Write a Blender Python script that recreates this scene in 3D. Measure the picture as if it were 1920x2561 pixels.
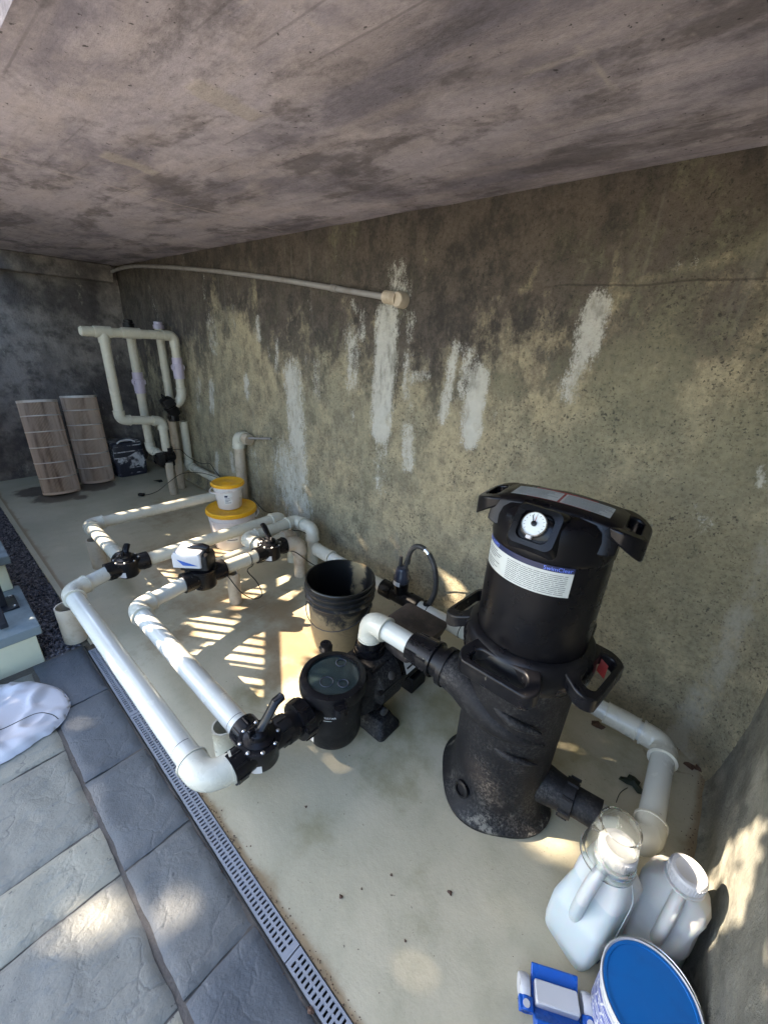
import bpy, bmesh, math, random
from math import sin, cos, pi, radians, sqrt, atan2, exp, hypot
from mathutils import Vector, Matrix, noise
import numpy as np
random.seed(7)
for o in list(bpy.data.objects): bpy.data.objects.remove(o)
S = bpy.context.scene
C = S.collection
# ------------------------------------------------------------------ camera
cam = bpy.data.cameras.new('camera'); camo = bpy.data.objects.new('camera', cam); C.objects.link(camo)
cam.sensor_fit = 'HORIZONTAL'; cam.sensor_width = 36; cam.lens = 36*1010/1920; cam.clip_end = 500; cam.clip_start = .02
R3 = Matrix(((.749,-.593,-.296),(.661,.703,.262),(.052,-.392,.919)))
rt = Vector((R3[0][0],R3[1][0],R3[2][0])).normalized(); fw = Vector((R3[0][1],R3[1][1],R3[2][1])).normalized()
up = rt.cross(fw).normalized(); rt = fw.cross(up)
camo.matrix_world = Matrix(((rt.x,up.x,-fw.x,0),(rt.y,up.y,-fw.y,0),(rt.z,up.z,-fw.z,1.4),(0,0,0,1)))
S.camera = camo
# ------------------------------------------------------------------ light
SUN_EL, SUN_AZ = radians(38), radians(34)             # the light travels towards +x,+y
sun_dir = Vector((cos(SUN_AZ)*cos(SUN_EL), sin(SUN_AZ)*cos(SUN_EL), -sin(SUN_EL)))
W = bpy.data.worlds.new('World'); S.world = W; W.use_nodes = True
nt = W.node_tree; bg = nt.nodes['Background']; sky = nt.nodes.new('ShaderNodeTexSky'); sky.sky_type = 'NISHITA'
sky.sun_disc = False; sky.sun_elevation = SUN_EL
to_sun = -sun_dir; sky.sun_rotation = atan2(to_sun.x, to_sun.y)
sky.air_density = 1.0; sky.dust_density = 1.2; sky.ozone_density = 2.0
nt.links.new(sky.outputs[0], bg.inputs[0]); bg.inputs[1].default_value = .15
sl = bpy.data.lights.new('sun', 'SUN'); sl.energy = 5.0; sl.angle = radians(.5); sl.color = (1,.84,.66)
so = bpy.data.objects.new('sun', sl); C.objects.link(so); so.rotation_euler = sun_dir.to_track_quat('-Z','Y').to_euler(); so.location = (-4,-4,5)
S.view_settings.view_transform = 'Standard'; S.view_settings.look = 'None'; S.view_settings.exposure = 2.58; S.view_settings.gamma = 1
S.render.engine = 'CYCLES'; S.cycles.max_bounces = 10; S.cycles.diffuse_bounces = 6; S.cycles.sample_clamp_indirect = 6

# ------------------------------------------------------------------ helpers
class MB:
    def __init__(s): s.v = []; s.f = []
    def add(s, vs, fs):
        n = len(s.v); s.v += [tuple(v) for v in vs]; s.f += [tuple(i+n for i in f) for f in fs]; return s
    def box(s, c, d, rz=0, M=None):
        x,y,z = d[0]/2,d[1]/2,d[2]/2; R = Matrix.Rotation(rz,3,'Z')
        vs = [R@Vector((a,b,e)) for a in(-x,x) for b in(-y,y) for e in(-z,z)]
        if M is not None: vs = [M@v for v in vs]
        vs = [v+Vector(c) for v in vs]
        return s.add(vs, [(0,1,3,2),(4,6,7,5),(0,4,5,1),(2,3,7,6),(0,2,6,4),(1,5,7,3)])
    def loft(s, rings, cap=True, closed=False):
        n = len(rings[0]); vs = [p for r in rings for p in r]; fs = []
        m = len(rings)
        for i in range(m if closed else m-1):
            for j in range(n):
                a=i*n+j; b=i*n+(j+1)%n; c=((i+1)%m)*n+(j+1)%n; d=((i+1)%m)*n+j; fs.append((a,b,c,d))
        if cap and not closed: fs += [tuple(range(n-1,-1,-1)), tuple(range((m-1)*n,m*n))]
        return s.add(vs, fs)
    def tube(s, pts, r, seg=24, cap=True, closed=False, sq=None):
        pts = [Vector(p) for p in pts]; n = len(pts)
        rr = r if isinstance(r,(list,tuple)) else [r]*n
        T = []
        for i in range(n):
            if closed: t = pts[(i+1)%n]-pts[i-1]
            else: t = pts[min(i+1,n-1)]-pts[max(i-1,0)]
            if t.length < 1e-7:
                q = next((pts[k]-pts[i] for k in range(i+1,n) if (pts[k]-pts[i]).length>1e-6), None)
                t = q if q is not None else pts[i]-next(pts[k] for k in range(i-1,-1,-1) if (pts[i]-pts[k]).length>1e-6)
            T.append(t.normalized())
        a = Vector((0,0,1)) if abs(T[0].z) < .9 else Vector((1,0,0))
        N = (a-T[0]*a.dot(T[0])).normalized(); rings = []
        for i in range(n):
            N = (N-T[i]*N.dot(T[i])).normalized(); B = T[i].cross(N)
            k = (1,1) if sq is None else sq
            rings.append([pts[i]+N*(cos(2*pi*j/seg)*rr[i]*k[0])+B*(sin(2*pi*j/seg)*rr[i]*k[1]) for j in range(seg)])
        return s.loft(rings, cap, closed)
    def lathe(s, prof, c=(0,0,0), M=None, seg=48):
        rings = []
        for r,z in prof:
            ring = [Vector((r*cos(2*pi*j/seg), r*sin(2*pi*j/seg), z)) for j in range(seg)]
            if M is not None: ring = [M@p for p in ring]
            rings.append([p+Vector(c) for p in ring])
        return s.loft(rings)
    def prism(s, poly, z0, z1, M=None, c=(0,0,0)):
        def t(p,z):
            v = Vector((p[0],p[1],z))
            if M is not None: v = M@v
            return v+Vector(c)
        return s.loft([[t(p,z0) for p in poly],[t(p,z1) for p in poly]])
    def build(s, name, mat, parent=None, loc=(0,0,0), bevel=0, smooth=35, attrs=None, seg=2):
        me = bpy.data.meshes.new(name); L = Vector(loc)
        me.from_pydata([tuple(Vector(v)-L) for v in s.v], [], s.f); me.update()
        o = bpy.data.objects.new(name, me); C.objects.link(o); me.materials.append(mat)
        if parent is not None: o.parent = parent
        else: o.location = L
        if smooth: 
            me.polygons.foreach_set('use_smooth',[True]*len(me.polygons)); me.set_sharp_from_angle(angle=radians(smooth))
        if bevel:
            b = o.modifiers.new('bevel','BEVEL'); b.width = bevel; b.segments = seg; b.limit_method = 'ANGLE'; b.angle_limit = radians(40); b.harden_normals = False
        for k,a in (attrs or {}).items():
            at = me.attributes.new(k,'FLOAT','POINT'); at.data.foreach_set('value', a)
        return o
def tag(o, label=None, cat=None, group=None, kind=None):
    if label: o['label'] = label
    if cat: o['category'] = cat
    if group: o['group'] = group
    if kind: o['kind'] = kind
    return o
def thing(name, label, cat, loc=(0,0,0), group=None, rz=0):
    o = bpy.data.objects.new(name, None); C.objects.link(o); o.location = loc; o.rotation_euler = (0,0,rz); o.empty_display_size = .05
    return tag(o, label, cat, group)
def axisM(d):
    return Vector(d).normalized().to_track_quat('Z','Y').to_matrix()
def rrect(w, h, r, n=6):
    p = []
    for cx,cy,a0 in ((w/2-r,h/2-r,0),(-w/2+r,h/2-r,90),(-w/2+r,-h/2+r,180),(w/2-r,-h/2+r,270)):
        for i in range(n+1):
            a = radians(a0+90*i/n); p.append((cx+r*cos(a), cy+r*sin(a)))
    return p
def sellipse(a, b, e, n, z, cx=0, cy=0, rz=0):
    out = []
    for j in range(n):
        t = 2*pi*j/n; x = a*abs(cos(t))**e*(1 if cos(t)>=0 else -1); y = b*abs(sin(t))**e*(1 if sin(t)>=0 else -1)
        out.append(Vector((cx+x*cos(rz)-y*sin(rz), cy+x*sin(rz)+y*cos(rz), z)))
    return out
def smooth_path(pts, n=8):
    pts = [Vector(p) for p in pts]; out = []
    for i in range(len(pts)-1):
        p0 = pts[max(i-1,0)]; p1 = pts[i]; p2 = pts[i+1]; p3 = pts[min(i+2,len(pts)-1)]
        for k in range(n):
            t = k/n; out.append(.5*((2*p1)+(p2-p0)*t+(2*p0-5*p1+4*p2-p3)*t*t+(3*p1-p0-3*p2+p3)*t**3))
    return out+[pts[-1]]

# ------------------------------------------------------------------ materials
class NT:
    def __init__(s, name):
        s.m = bpy.data.materials.new(name); s.m.use_nodes = True; s.t = s.m.node_tree; s.b = s.t.nodes['Principled BSDF']
        s.tc = s.t.nodes.new('ShaderNodeTexCoord').outputs['Object']
    def n(s, typ, **kw):
        nd = s.t.nodes.new(typ)
        for k,v in kw.items(): setattr(nd,k,v)
        return nd
    def l(s, a, b): s.t.links.new(a, b)
    def inp(s, nd, i, v):
        if isinstance(v, bpy.types.NodeSocket): s.l(v, nd.inputs[i])
        else:
            nd.inputs[i].default_value = (*v,1) if isinstance(v,(tuple,list)) and len(v)==3 and nd.inputs[i].type=='RGBA' else v
    def noise(s, scale, det=4, rough=.55, vec=None, dist=0, out=0):
        nd = s.n('ShaderNodeTexNoise'); nd.inputs['Scale'].default_value = scale; nd.inputs['Detail'].default_value = det
        nd.inputs['Roughness'].default_value = rough; nd.inputs['Distortion'].default_value = dist
        s.l(vec or s.tc, nd.inputs['Vector']); return nd.outputs[out]
    def map(s, sc=(1,1,1), rot=(0,0,0), loc=(0,0,0)):
        nd = s.n('ShaderNodeMapping'); nd.inputs['Scale'].default_value = sc; nd.inputs['Rotation'].default_value = rot; nd.inputs['Location'].default_value = loc
        s.l(s.tc, nd.inputs['Vector']); return nd.outputs[0]
    def ramp(s, x, a, b, lo=0., hi=1.):
        nd = s.n('ShaderNodeMapRange'); nd.clamp = True; nd.interpolation_type = 'SMOOTHSTEP'
        s.inp(nd,0,x); nd.inputs[1].default_value = a; nd.inputs[2].default_value = b; nd.inputs[3].default_value = lo; nd.inputs[4].default_value = hi
        return nd.outputs[0]
    def math(s, op, a, b=0, c=0):
        nd = s.n('ShaderNodeMath', operation=op); s.inp(nd,0,a); s.inp(nd,1,b)
        if op == 'MULTIPLY_ADD': s.inp(nd,2,c)
        return nd.outputs[0]
    def mix(s, f, a, b, mode='MIX'):
        nd = s.n('ShaderNodeMix', data_type='RGBA', blend_type=mode); s.inp(nd,0,f); s.inp(nd,6,a); s.inp(nd,7,b); return nd.outputs[2]
    def attr(s, name):
        nd = s.n('ShaderNodeAttribute'); nd.attribute_name = name; return nd.outputs['Fac']
    def bump(s, h, strength=.3, dist=.01, prev=None):
        nd = s.n('ShaderNodeBump'); nd.inputs['Strength'].default_value = strength; nd.inputs['Distance'].default_value = dist
        s.l(h, nd.inputs['Height'])
        if prev: s.l(prev, nd.inputs['Normal'])
        return nd.outputs[0]
    def done(s, col=None, rough=None, nor=None, metal=None, **kw):
        if col is not None: s.inp(s.b,'Base Color',col)
        if rough is not None: s.inp(s.b,'Roughness',rough)
        if metal is not None: s.inp(s.b,'Metallic',metal)
        if nor is not None: s.l(nor, s.b.inputs['Normal'])
        for k,v in kw.items(): s.inp(s.b,k.replace('_',' '),v)
        return s.m
def simple(name, col, rough=.4, dirt=None, damt=.4, dscale=6, dth=(.45,.7), spot=None, bump=.12, bscale=180, bdist=.001, metal=0, rvar=.12, **kw):
    n = NT(name); c = col
    v = n.noise(dscale*.6, 3); c = n.mix(v, tuple(x*.86 for x in col), tuple(min(1,x*1.08) for x in col))
    if dirt:
        d = n.ramp(n.noise(dscale, 6, .65), dth[0], dth[1], 0, damt); c = n.mix(d, c, dirt)
    if spot:
        d = n.ramp(n.noise(90, 3, .6), .66, .72, 0, .8); d2 = n.ramp(n.noise(7,2),.5,.65); c = n.mix(n.math('MULTIPLY',d,d2), c, spot)
    r = n.ramp(n.noise(dscale*2,4), .3,.75, max(.03,rough-rvar), min(1,rough+rvar))
    return n.done(c, r, n.bump(n.noise(bscale,3), bump, bdist), metal, **kw)
M = {}
M['pvc'] = simple('pvc_cream', (.58,.56,.46), .3, (.40,.36,.24), .45, 5, (.5,.72), spot=(.12,.10,.07), bump=.05)
M['pvc_new'] = simple('pvc_pale', (.58,.59,.535), .19, (.45,.42,.30), .3, 5, (.55,.75), spot=(.2,.17,.12), bump=.04)
M['pvc_old'] = simple('pvc_aged', (.50,.43,.33), .45, (.22,.16,.10), .6, 9, (.45,.7), spot=(.05,.04,.03), bump=.15)
M['elbow'] = simple('pvc_fitting', (.58,.565,.47), .28, (.42,.38,.26), .35, 6, (.52,.75), spot=(.15,.12,.08), bump=.05)
M['lilac'] = simple('lilac_union', (.52,.47,.58), .35, (.3,.26,.3), .3)
M['ink'] = simple('ink_mark', (.05,.05,.06), .5)
M['black'] = simple('black_plastic', (.0055,.0055,.007), .36, (.06,.052,.04), .3, 9, (.52,.75), spot=(.25,.22,.17), bump=.12, Specular_IOR_Level=.28)
M['blackclean'] = simple('black_gloss_plastic', (.0035,.0035,.005), .33, (.05,.045,.04), .25, 4, (.55,.8), bump=.04, Specular_IOR_Level=.28)
M['blackrough'] = simple('black_dusty_plastic', (.005,.005,.006), .55, (.055,.052,.048), .5, 14, (.45,.75), spot=(.35,.32,.26), bump=.35, bscale=260, Specular_IOR_Level=.28)
def m_dusty():
    n = NT('dusty_moulded_plastic'); d = n.math('MULTIPLY', n.ramp(n.noise(120,5,.8),.44,.62), n.ramp(n.noise(6,6,.7,None,.4),.40,.66,.06,1.))
    z = n.n('ShaderNodeSeparateXYZ'); n.l(n.tc,z.inputs[0]); lo = n.ramp(z.outputs[2],.0,.10,.75,0)
    d = n.math('MULTIPLY', d, .75); c = n.mix(d, (.0045,.0045,.006), (.075,.072,.066))
    w = n.math('MULTIPLY', n.ramp(n.noise(16,6,.75),.56,.64), n.math('ADD', n.ramp(n.noise(4,3),.5,.7,0,.15), lo)); c = n.mix(n.math('MULTIPLY',w,.7), c, (.28,.26,.22))
    return n.done(c, .62, n.bump(n.noise(260,3),.5,.0015), Specular_IOR_Level=.3)
M['dusty'] = m_dusty()
M['rubber'] = simple('rubber_black', (.008,.008,.008), .6, (.09,.08,.07), .3, Specular_IOR_Level=.28)
M['steel'] = simple('screw_steel', (.6,.6,.58), .3, metal=.9)
M['whiteplastic'] = simple('white_plastic', (.52,.52,.53), .38, (.4,.38,.33), .25, 5, (.55,.8), spot=(.2,.18,.15))
M['label'] = simple('label_paper', (.50,.53,.50), .42, (.3,.29,.25), .3, 12)
M['labelwhite'] = simple('white_label', (.72,.72,.70), .45, (.3,.26,.2), .35, 20)
M['print'] = simple('label_print', (.10,.11,.11), .5)
M['blueprint'] = simple('label_blue', (.05,.09,.42), .45)
M['navy'] = simple('label_navy', (.012,.018,.06), .4)
M['red'] = simple('label_red', (.30,.035,.03), .5, (.2,.1,.08), .4, 30)
M['yellow'] = simple('yellow_lid_plastic', (.80,.42,.015), .4, (.5,.25,.02), .35, 12)
M['milky'] = simple('milky_plastic', (.66,.62,.59), .35, (.5,.42,.35), .2, 5, bump=.03)
M['blue'] = simple('blue_lid_plastic', (.004,.13,.42), .42, (.01,.07,.22), .4, 7, (.45,.7), spot=(.25,.3,.33), bump=.08)
M['blue2'] = simple('blue_cleaner_plastic', (.006,.085,.40), .35, (.004,.05,.2), .4, 8)
M['blackmetal'] = simple('black_painted_metal', (.012,.014,.02), .4)
M['greymetal'] = simple('grey_conduit', (.26,.25,.24), .5, (.15,.13,.11), .5, 9)
M['hose'] = simple('hose_black', (.03,.03,.03), .55, (.16,.14,.12), .4, 14)
M['board'] = simple('dusty_black_cover', (.022,.018,.017), .6, (.13,.10,.08), .75, 7, (.35,.7), bump=.3, bscale=50, Specular_IOR_Level=.28)
M['leaf'] = simple('dry_leaf', (.075,.038,.022), .7, bscale=60, bump=.5)
M['leafdark'] = simple('dark_leaf', (.012,.02,.010), .65, bump=.4, bscale=70)
M['foliage'] = simple('foliage_green', (.12,.15,.06), .6)
M['bark'] = simple('bark', (.09,.065,.045), .85, bump=.8, bscale=30, bdist=.02)
M['chrome'] = simple('gauge_rim', (.7,.7,.7), .25, metal=1)

def m_backwall():
    n = NT('stained_concrete'); st = n.attr('streak'); dk = n.attr('dark'); gr = n.attr('grime'); pa = n.attr('pale')
    a = n.noise(2.2,6,.62); b = n.noise(9,7,.66); f = n.noise(45,5,.7); ff = n.noise(150,4,.75)
    vs = n.noise(5,7,.68, n.map((1,1,.22)),.4)
    g1 = n.noise(2.6,9,.74,n.map((1,1,.55),loc=(1,0,3))); g2 = n.noise(11,8,.72,n.map((1,1,.7),loc=(6,0,1)))
    c = n.mix(n.ramp(a,.38,.62), (.43,.368,.235), (.31,.285,.195))
    c = n.mix(n.ramp(n.noise(4.5,6,.65,n.map(loc=(7,3,1))),.46,.64,0,.75), c, (.46,.395,.255))
    c = n.mix(n.ramp(g2,.42,.66,0,.62), c, (.135,.12,.09))
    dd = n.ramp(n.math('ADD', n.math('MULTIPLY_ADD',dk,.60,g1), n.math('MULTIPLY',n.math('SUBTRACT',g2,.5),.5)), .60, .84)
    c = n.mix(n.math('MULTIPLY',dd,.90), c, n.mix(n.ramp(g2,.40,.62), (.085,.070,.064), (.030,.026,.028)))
    c = n.mix(n.ramp(n.math('ADD', n.math('MULTIPLY',gr,.55), n.math('ADD',g1,n.math('MULTIPLY',n.math('SUBTRACT',g2,.5),.7))),.60,.88,0,.8), c, (.25,.235,.155))
    # fine black mould specks
    sp = n.math('MULTIPLY', n.ramp(n.noise(70,4,.7),.56,.64), n.ramp(n.noise(5,4),.4,.62))
    c = n.mix(n.math('MULTIPLY',sp,.75), c, (.030,.028,.026))
    gr1 = n.noise(75,6,.85); c = n.mix(n.ramp(gr1,.51,.61,0,.45), c, n.mix(1.0,c,(.35,.34,.33),'MULTIPLY')); c = n.mix(n.ramp(gr1,.46,.36,0,.45), c, n.mix(1.0,c,(1.55,1.5,1.45),'MULTIPLY'))
    pit = n.ramp(n.noise(120,2,.5),.64,.70,0,.7); c = n.mix(pit, c, (.035,.032,.028))
    c = n.mix(n.math('MULTIPLY',n.ramp(f,.35,.7),.35), c, n.mix(1.0,c,(.55,.55,.55),'MULTIPLY'))
    c = n.mix(n.ramp(ff,.3,.75,0,.35), c, n.mix(1.0, c, (1.5,1.45,1.35),'MULTIPLY'))
    # vertical faint lime wash
    vw = n.ramp(n.noise(9,5,.6, n.map((1,1,.10),loc=(2,0,5))), .60,.75, 0,.32)
    c = n.mix(vw, c, (.34,.32,.26))
    fin = n.noise(24,9,.84, n.map((1.35,1,.6)))
    m = n.ramp(n.math('ADD', n.math('MULTIPLY_ADD', n.math('SUBTRACT',fin,.5), 2.4, n.math('MULTIPLY',st,1.25)), n.math('MULTIPLY', n.math('SUBTRACT',n.noise(130,4,.8),.5), 1.3)), .45,.95)
    m = n.math('MULTIPLY', m, n.math('MULTIPLY', n.ramp(st,.03,.2), n.ramp(n.noise(16,6,.7,n.map((1.2,1,.5),loc=(3,1,8))),.34,.54,.48,1.)))
    c = n.mix(n.math('MULTIPLY',m,.9), c, n.mix(n.noise(25,3), (.50,.49,.42),(.70,.69,.62)))
    c = n.mix(n.math('MULTIPLY', n.ramp(n.math('MULTIPLY_ADD',n.math('ADD',fin,n.math('MULTIPLY',n.math('SUBTRACT',g2,.5),1.2)),.9,pa),.80,1.15), .7), c, (.40,.38,.31))
    sx = n.n('ShaderNodeSeparateXYZ'); n.l(n.tc, sx.inputs[0]); cz = n.math('MULTIPLY_ADD', sx.outputs[0], -.002, 1.61)
    cd = n.math('ABSOLUTE', n.math('SUBTRACT', n.math('MULTIPLY_ADD', n.math('SUBTRACT',n.noise(6,4),.5), .03, sx.outputs[2]), cz))
    ckk = n.math('MULTIPLY', n.ramp(cd,.0015,.005,1,0), n.math('MULTIPLY', n.ramp(sx.outputs[0],-1.1,-.4), n.ramp(n.noise(9,3),.38,.52)))
    c = n.mix(n.math('MULTIPLY',ckk,.5), c, (.02,.017,.015))
    b1 = n.bump(n.noise(26,8,.75), .95, .022); b2 = n.bump(ff, .55, .006, b1); b3 = n.bump(m, .35, .004, b2)
    return n.done(c, .92, b3)
M['wall'] = m_backwall()
def m_sidewall(name, base, dark, pale, amt):
    n = NT(name); a = n.noise(2.5,6,.62); b = n.noise(8,7,.66); f = n.noise(120,4,.7)
    c = n.mix(n.ramp(a,.35,.65), base, dark); c = n.mix(n.ramp(b,.45,.68,0,.75), c, tuple(x*.6 for x in dark))
    c = n.mix(n.ramp(n.noise(5,7,.7,n.map((1,1,.6),loc=(3,9,2))),.58,.72,0,amt), c, pale)
    c = n.mix(n.ramp(f,.35,.75,0,.4), c, n.mix(1.0,c,(1.6,1.55,1.5),'MULTIPLY'))
    return n.done(c, .92, n.bump(f,.5,.005,n.bump(n.noise(24,7,.7),.7,.014)))
M['farwall'] = m_sidewall('dark_mouldy_concrete', (.29,.26,.235), (.09,.08,.078), (.50,.47,.40), .75)
M['rightwall'] = m_sidewall('mottled_concrete', (.25,.245,.20), (.12,.12,.10), (.36,.34,.28), .45)
def m_ceiling():
    n = NT('formwork_concrete'); v1 = n.map((.55,2.6,1)); v2 = n.map((.6,2.0,1),rot=(0,0,.1)); pt = n.attr('patch'); sm = n.attr('seam'); pn = n.attr('panel')
    a = n.noise(1.9,8,.68,n.map((.9,1.35,1),rot=(0,0,.1)),.25); b = n.noise(4.0,9,.70,v2,.25); f = n.noise(160,4,.7)
    c = n.mix(n.ramp(a,.38,.60), (.225,.205,.24), (.48,.435,.475))
    c = n.mix(n.ramp(b,.40,.68), c, n.mix(.55, c, (.52,.45,.43)))
    c = n.mix(n.ramp(n.noise(3.2,8,.7,n.map((.8,1.5,1),loc=(4,1,0)),.2),.49,.62,0,.7), c, (.12,.105,.11))
    c = n.mix(pn, c, n.mix(1.0,c,(.55,.55,.58),'MULTIPLY'))
    c = n.mix(n.math('MULTIPLY',pt,.65), c, (.45,.40,.36))
    c = n.mix(n.math('MULTIPLY',n.ramp(n.math('MULTIPLY_ADD',n.noise(30,5),.6,sm),.66,1.0),.6), c, (.50,.44,.41))
    f2 = n.noise(48,7,.8)
    c = n.mix(n.ramp(f2,.50,.64,0,.38), c, n.mix(1.0,c,(.55,.54,.54),'MULTIPLY')); c = n.mix(n.ramp(f2,.47,.36,0,.35), c, n.mix(1.0,c,(1.45,1.42,1.4),'MULTIPLY'))
    wn = n.n('ShaderNodeTexWave'); wn.bands_direction='Y'; wn.inputs['Scale'].default_value=3.2; wn.inputs['Distortion'].default_value=.35; wn.inputs['Detail'].default_value=2; n.l(n.tc,wn.inputs['Vector'])
    c = n.mix(n.math('MULTIPLY', n.ramp(wn.outputs['Fac'],.985,1.0), n.ramp(n.noise(2.5,3),.5,.6,0,.35)), c, (.10,.09,.09))
    c = n.mix(n.math('MULTIPLY',n.ramp(n.noise(60,3,.6),.67,.72),.8), c, (.02,.018,.018))
    return n.done(c, .85, n.bump(f,.35,.003,n.bump(b,.35,.008)))
M['ceiling'] = m_ceiling()
def m_floor():
    n = NT('painted_concrete_floor'); st = n.attr('stain'); gn = n.attr('green'); wt = n.attr('wet')
    a = n.noise(1.7,6,.6); b = n.noise(7,7,.65); f = n.noise(60,5,.7); ff = n.noise(220,3,.7)
    c = n.mix(n.ramp(a,.35,.65), (.50,.45,.325), (.40,.37,.265))
    c = n.mix(n.ramp(b,.45,.7,0,.4), c, (.30,.285,.19))
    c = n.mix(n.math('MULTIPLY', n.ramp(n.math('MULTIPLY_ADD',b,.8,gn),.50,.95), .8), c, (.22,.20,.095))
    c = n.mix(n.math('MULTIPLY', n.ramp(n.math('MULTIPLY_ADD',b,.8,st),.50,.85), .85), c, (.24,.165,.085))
    c = n.mix(n.math('MULTIPLY', n.ramp(n.math('MULTIPLY_ADD',n.noise(11,5),.5,wt),.6,.75), .85), c, (.075,.055,.045))
    c = n.mix(n.math('MULTIPLY', n.ramp(n.noise(38,4,.65),.69,.73), .75), c, (.09,.075,.05))
    c = n.mix(n.ramp(ff,.3,.8,0,.2), c, n.mix(1.0,c,(.75,.74,.7),'MULTIPLY'))
    ring = n.n('ShaderNodeTexVoronoi', feature='DISTANCE_TO_EDGE'); ring.inputs['Scale'].default_value = 2.1; n.l(n.map((1,1,1),loc=(.3,.7,0)), ring.inputs['Vector'])
    hc = n.math('MULTIPLY', n.ramp(n.math('ADD',ring.outputs['Distance'],n.math('MULTIPLY',n.math('SUBTRACT',n.noise(14,4),.5),.05)),.0,.006,1,0), n.ramp(n.noise(2.2,3,.5,n.map(loc=(1,5,0))),.56,.64,0,.45)); c = n.mix(hc, c, (.12,.10,.06))
    c = n.mix(n.math('MULTIPLY', n.ramp(n.noise(150,4,.8),.60,.68), n.ramp(n.noise(5,5),.42,.6,.1,.55)), c, (.16,.14,.09))
    scr = n.ramp(n.noise(6,8,.75,n.map((.6,5,1),rot=(0,0,.7)),.5),.66,.72,0,.35)
    c = n.mix(scr, c, (.50,.47,.37))
    r = n.ramp(n.math('ADD',b,wt),.3,.9,.62,.34)
    return n.done(c, r, n.bump(ff,.12,.002,n.bump(f,.22,.003,n.bump(b,.3,.004))))
M['floor'] = m_floor()
def m_paving():
    n = NT('stamped_slate_paving'); h = n.attr('tone'); jt = n.attr('joint')
    a = n.noise(6,8,.68,None,.3); b = n.noise(17,8,.72,n.map((1.9,.8,1),rot=(0,0,.25)),.25); f = n.noise(110,4,.7)
    c = n.mix(h, (.060,.070,.082), (.27,.262,.205))
    c = n.mix(n.ramp(a,.35,.7,0,.6), c, n.mix(h, (.100,.112,.125), (.34,.325,.26)))
    c = n.mix(n.ramp(b,.5,.68,0,.55), c, n.mix(h,(.07,.085,.105),(.17,.19,.18)))
    vo = n.n('ShaderNodeTexVoronoi', feature='DISTANCE_TO_EDGE'); vo.inputs['Scale'].default_value = 5.5; nv = n.n('ShaderNodeVectorMath', operation='ADD'); nz = n.n('ShaderNodeTexNoise'); nz.inputs['Scale'].default_value = 9; nz.inputs['Detail'].default_value = 5; n.l(n.tc,nz.inputs['Vector']); n.l(n.tc,nv.inputs[0]); sc = n.n('ShaderNodeVectorMath', operation='SCALE'); n.l(nz.outputs['Color'],sc.inputs[0]); sc.inputs['Scale'].default_value = .22; n.l(sc.outputs[0],nv.inputs[1]); n.l(nv.outputs[0],vo.inputs['Vector'])
    ck = n.math('MULTIPLY', n.ramp(vo.outputs['Distance'],0,.03,1,0), n.ramp(n.noise(4,3,.5,n.map(loc=(5,2,0))),.48,.6))
    c = n.mix(n.math('MULTIPLY',ck,.4), c, (.05,.055,.06))
    c = n.mix(n.math('MULTIPLY', n.ramp(n.noise(45,4,.7),.64,.70),.7), c, (.035,.04,.045))
    c = n.mix(jt, c, n.mix(f, (.045,.040,.036),(.11,.098,.085)))
    return n.done(c, n.ramp(a,.3,.7,.45,.7), n.bump(f,.35,.004,n.bump(b,.5,.005,n.bump(a,.4,.008,n.bump(n.ramp(vo.outputs['Distance'],0,.05),.22,.003)))))
M['paving'] = m_paving()
M['gravel'] = None
def m_gravel():
    n = NT('gravel_stones'); v = n.n('ShaderNodeTexVoronoi'); v.inputs['Scale'].default_value = 70; n.l(n.tc, v.inputs['Vector'])
    c = n.mix(n.ramp(n.noise(55,2),.35,.65), (.035,.036,.045), (.16,.15,.165)); c = n.mix(n.ramp(n.noise(90,1),.62,.68,0,.7), c, (.32,.30,.31))
    return n.done(c, .75, n.bump(n.noise(200,3),.3,.002))
M['gravel'] = m_gravel()
M['grate'] = simple('grey_drain_plastic', (.25,.27,.31), .5, (.14,.13,.12), .35, 9, (.5,.72), spot=(.1,.08,.06))
M['void'] = simple('dark_channel', (.01,.01,.01), .9)
M['riser'] = simple('cream_step_paint', (.55,.56,.42), .7, (.35,.34,.24), .4, 6)
M['tread'] = simple('blue_grey_stone_tread', (.17,.21,.22), .6, (.08,.10,.11), .6, 8, (.4,.7), bump=.5, bscale=60, bdist=.003)
M['soil'] = simple('soil', (.10,.085,.06), .9, bump=.7, bscale=30, bdist=.02)
def m_grass():
    n = NT('lawn_ground'); return n.done(n.mix(n.noise(3,6,.7),(.05,.08,.025),(.12,.13,.06)), .9, n.bump(n.noise(40,5),.7,.02))
M['lawn'] = m_grass()
M['bounce_terrace'] = simple('pale_bounce_stone',(.50,.46,.40),.8,(.3,.27,.22),.4,1.5,bump=.4,bscale=20,bdist=.01)
def m_cart():
    n = NT('pleated_filter_paper'); 
    p = n.attr('pleat'); st = n.attr('rust')
    c = n.mix(n.noise(8,5), (.72,.56,.43),(.52,.40,.31)); c = n.mix(n.math('MULTIPLY',n.ramp(n.math('MULTIPLY_ADD',n.noise(30,5,.7,n.map((1,1,.12))),.7,st),.6,1.0),.8), c, (.16,.09,.06))
    c = n.mix(n.math('MULTIPLY',p,.5), c, (.14,.11,.09))
    return n.done(c,.9,n.bump(n.noise(120,3),.2,.002))
M['cart'] = m_cart()
M['band'] = simple('cartridge_band', (.70,.64,.58), .5, (.3,.25,.2), .4, 12)
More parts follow.
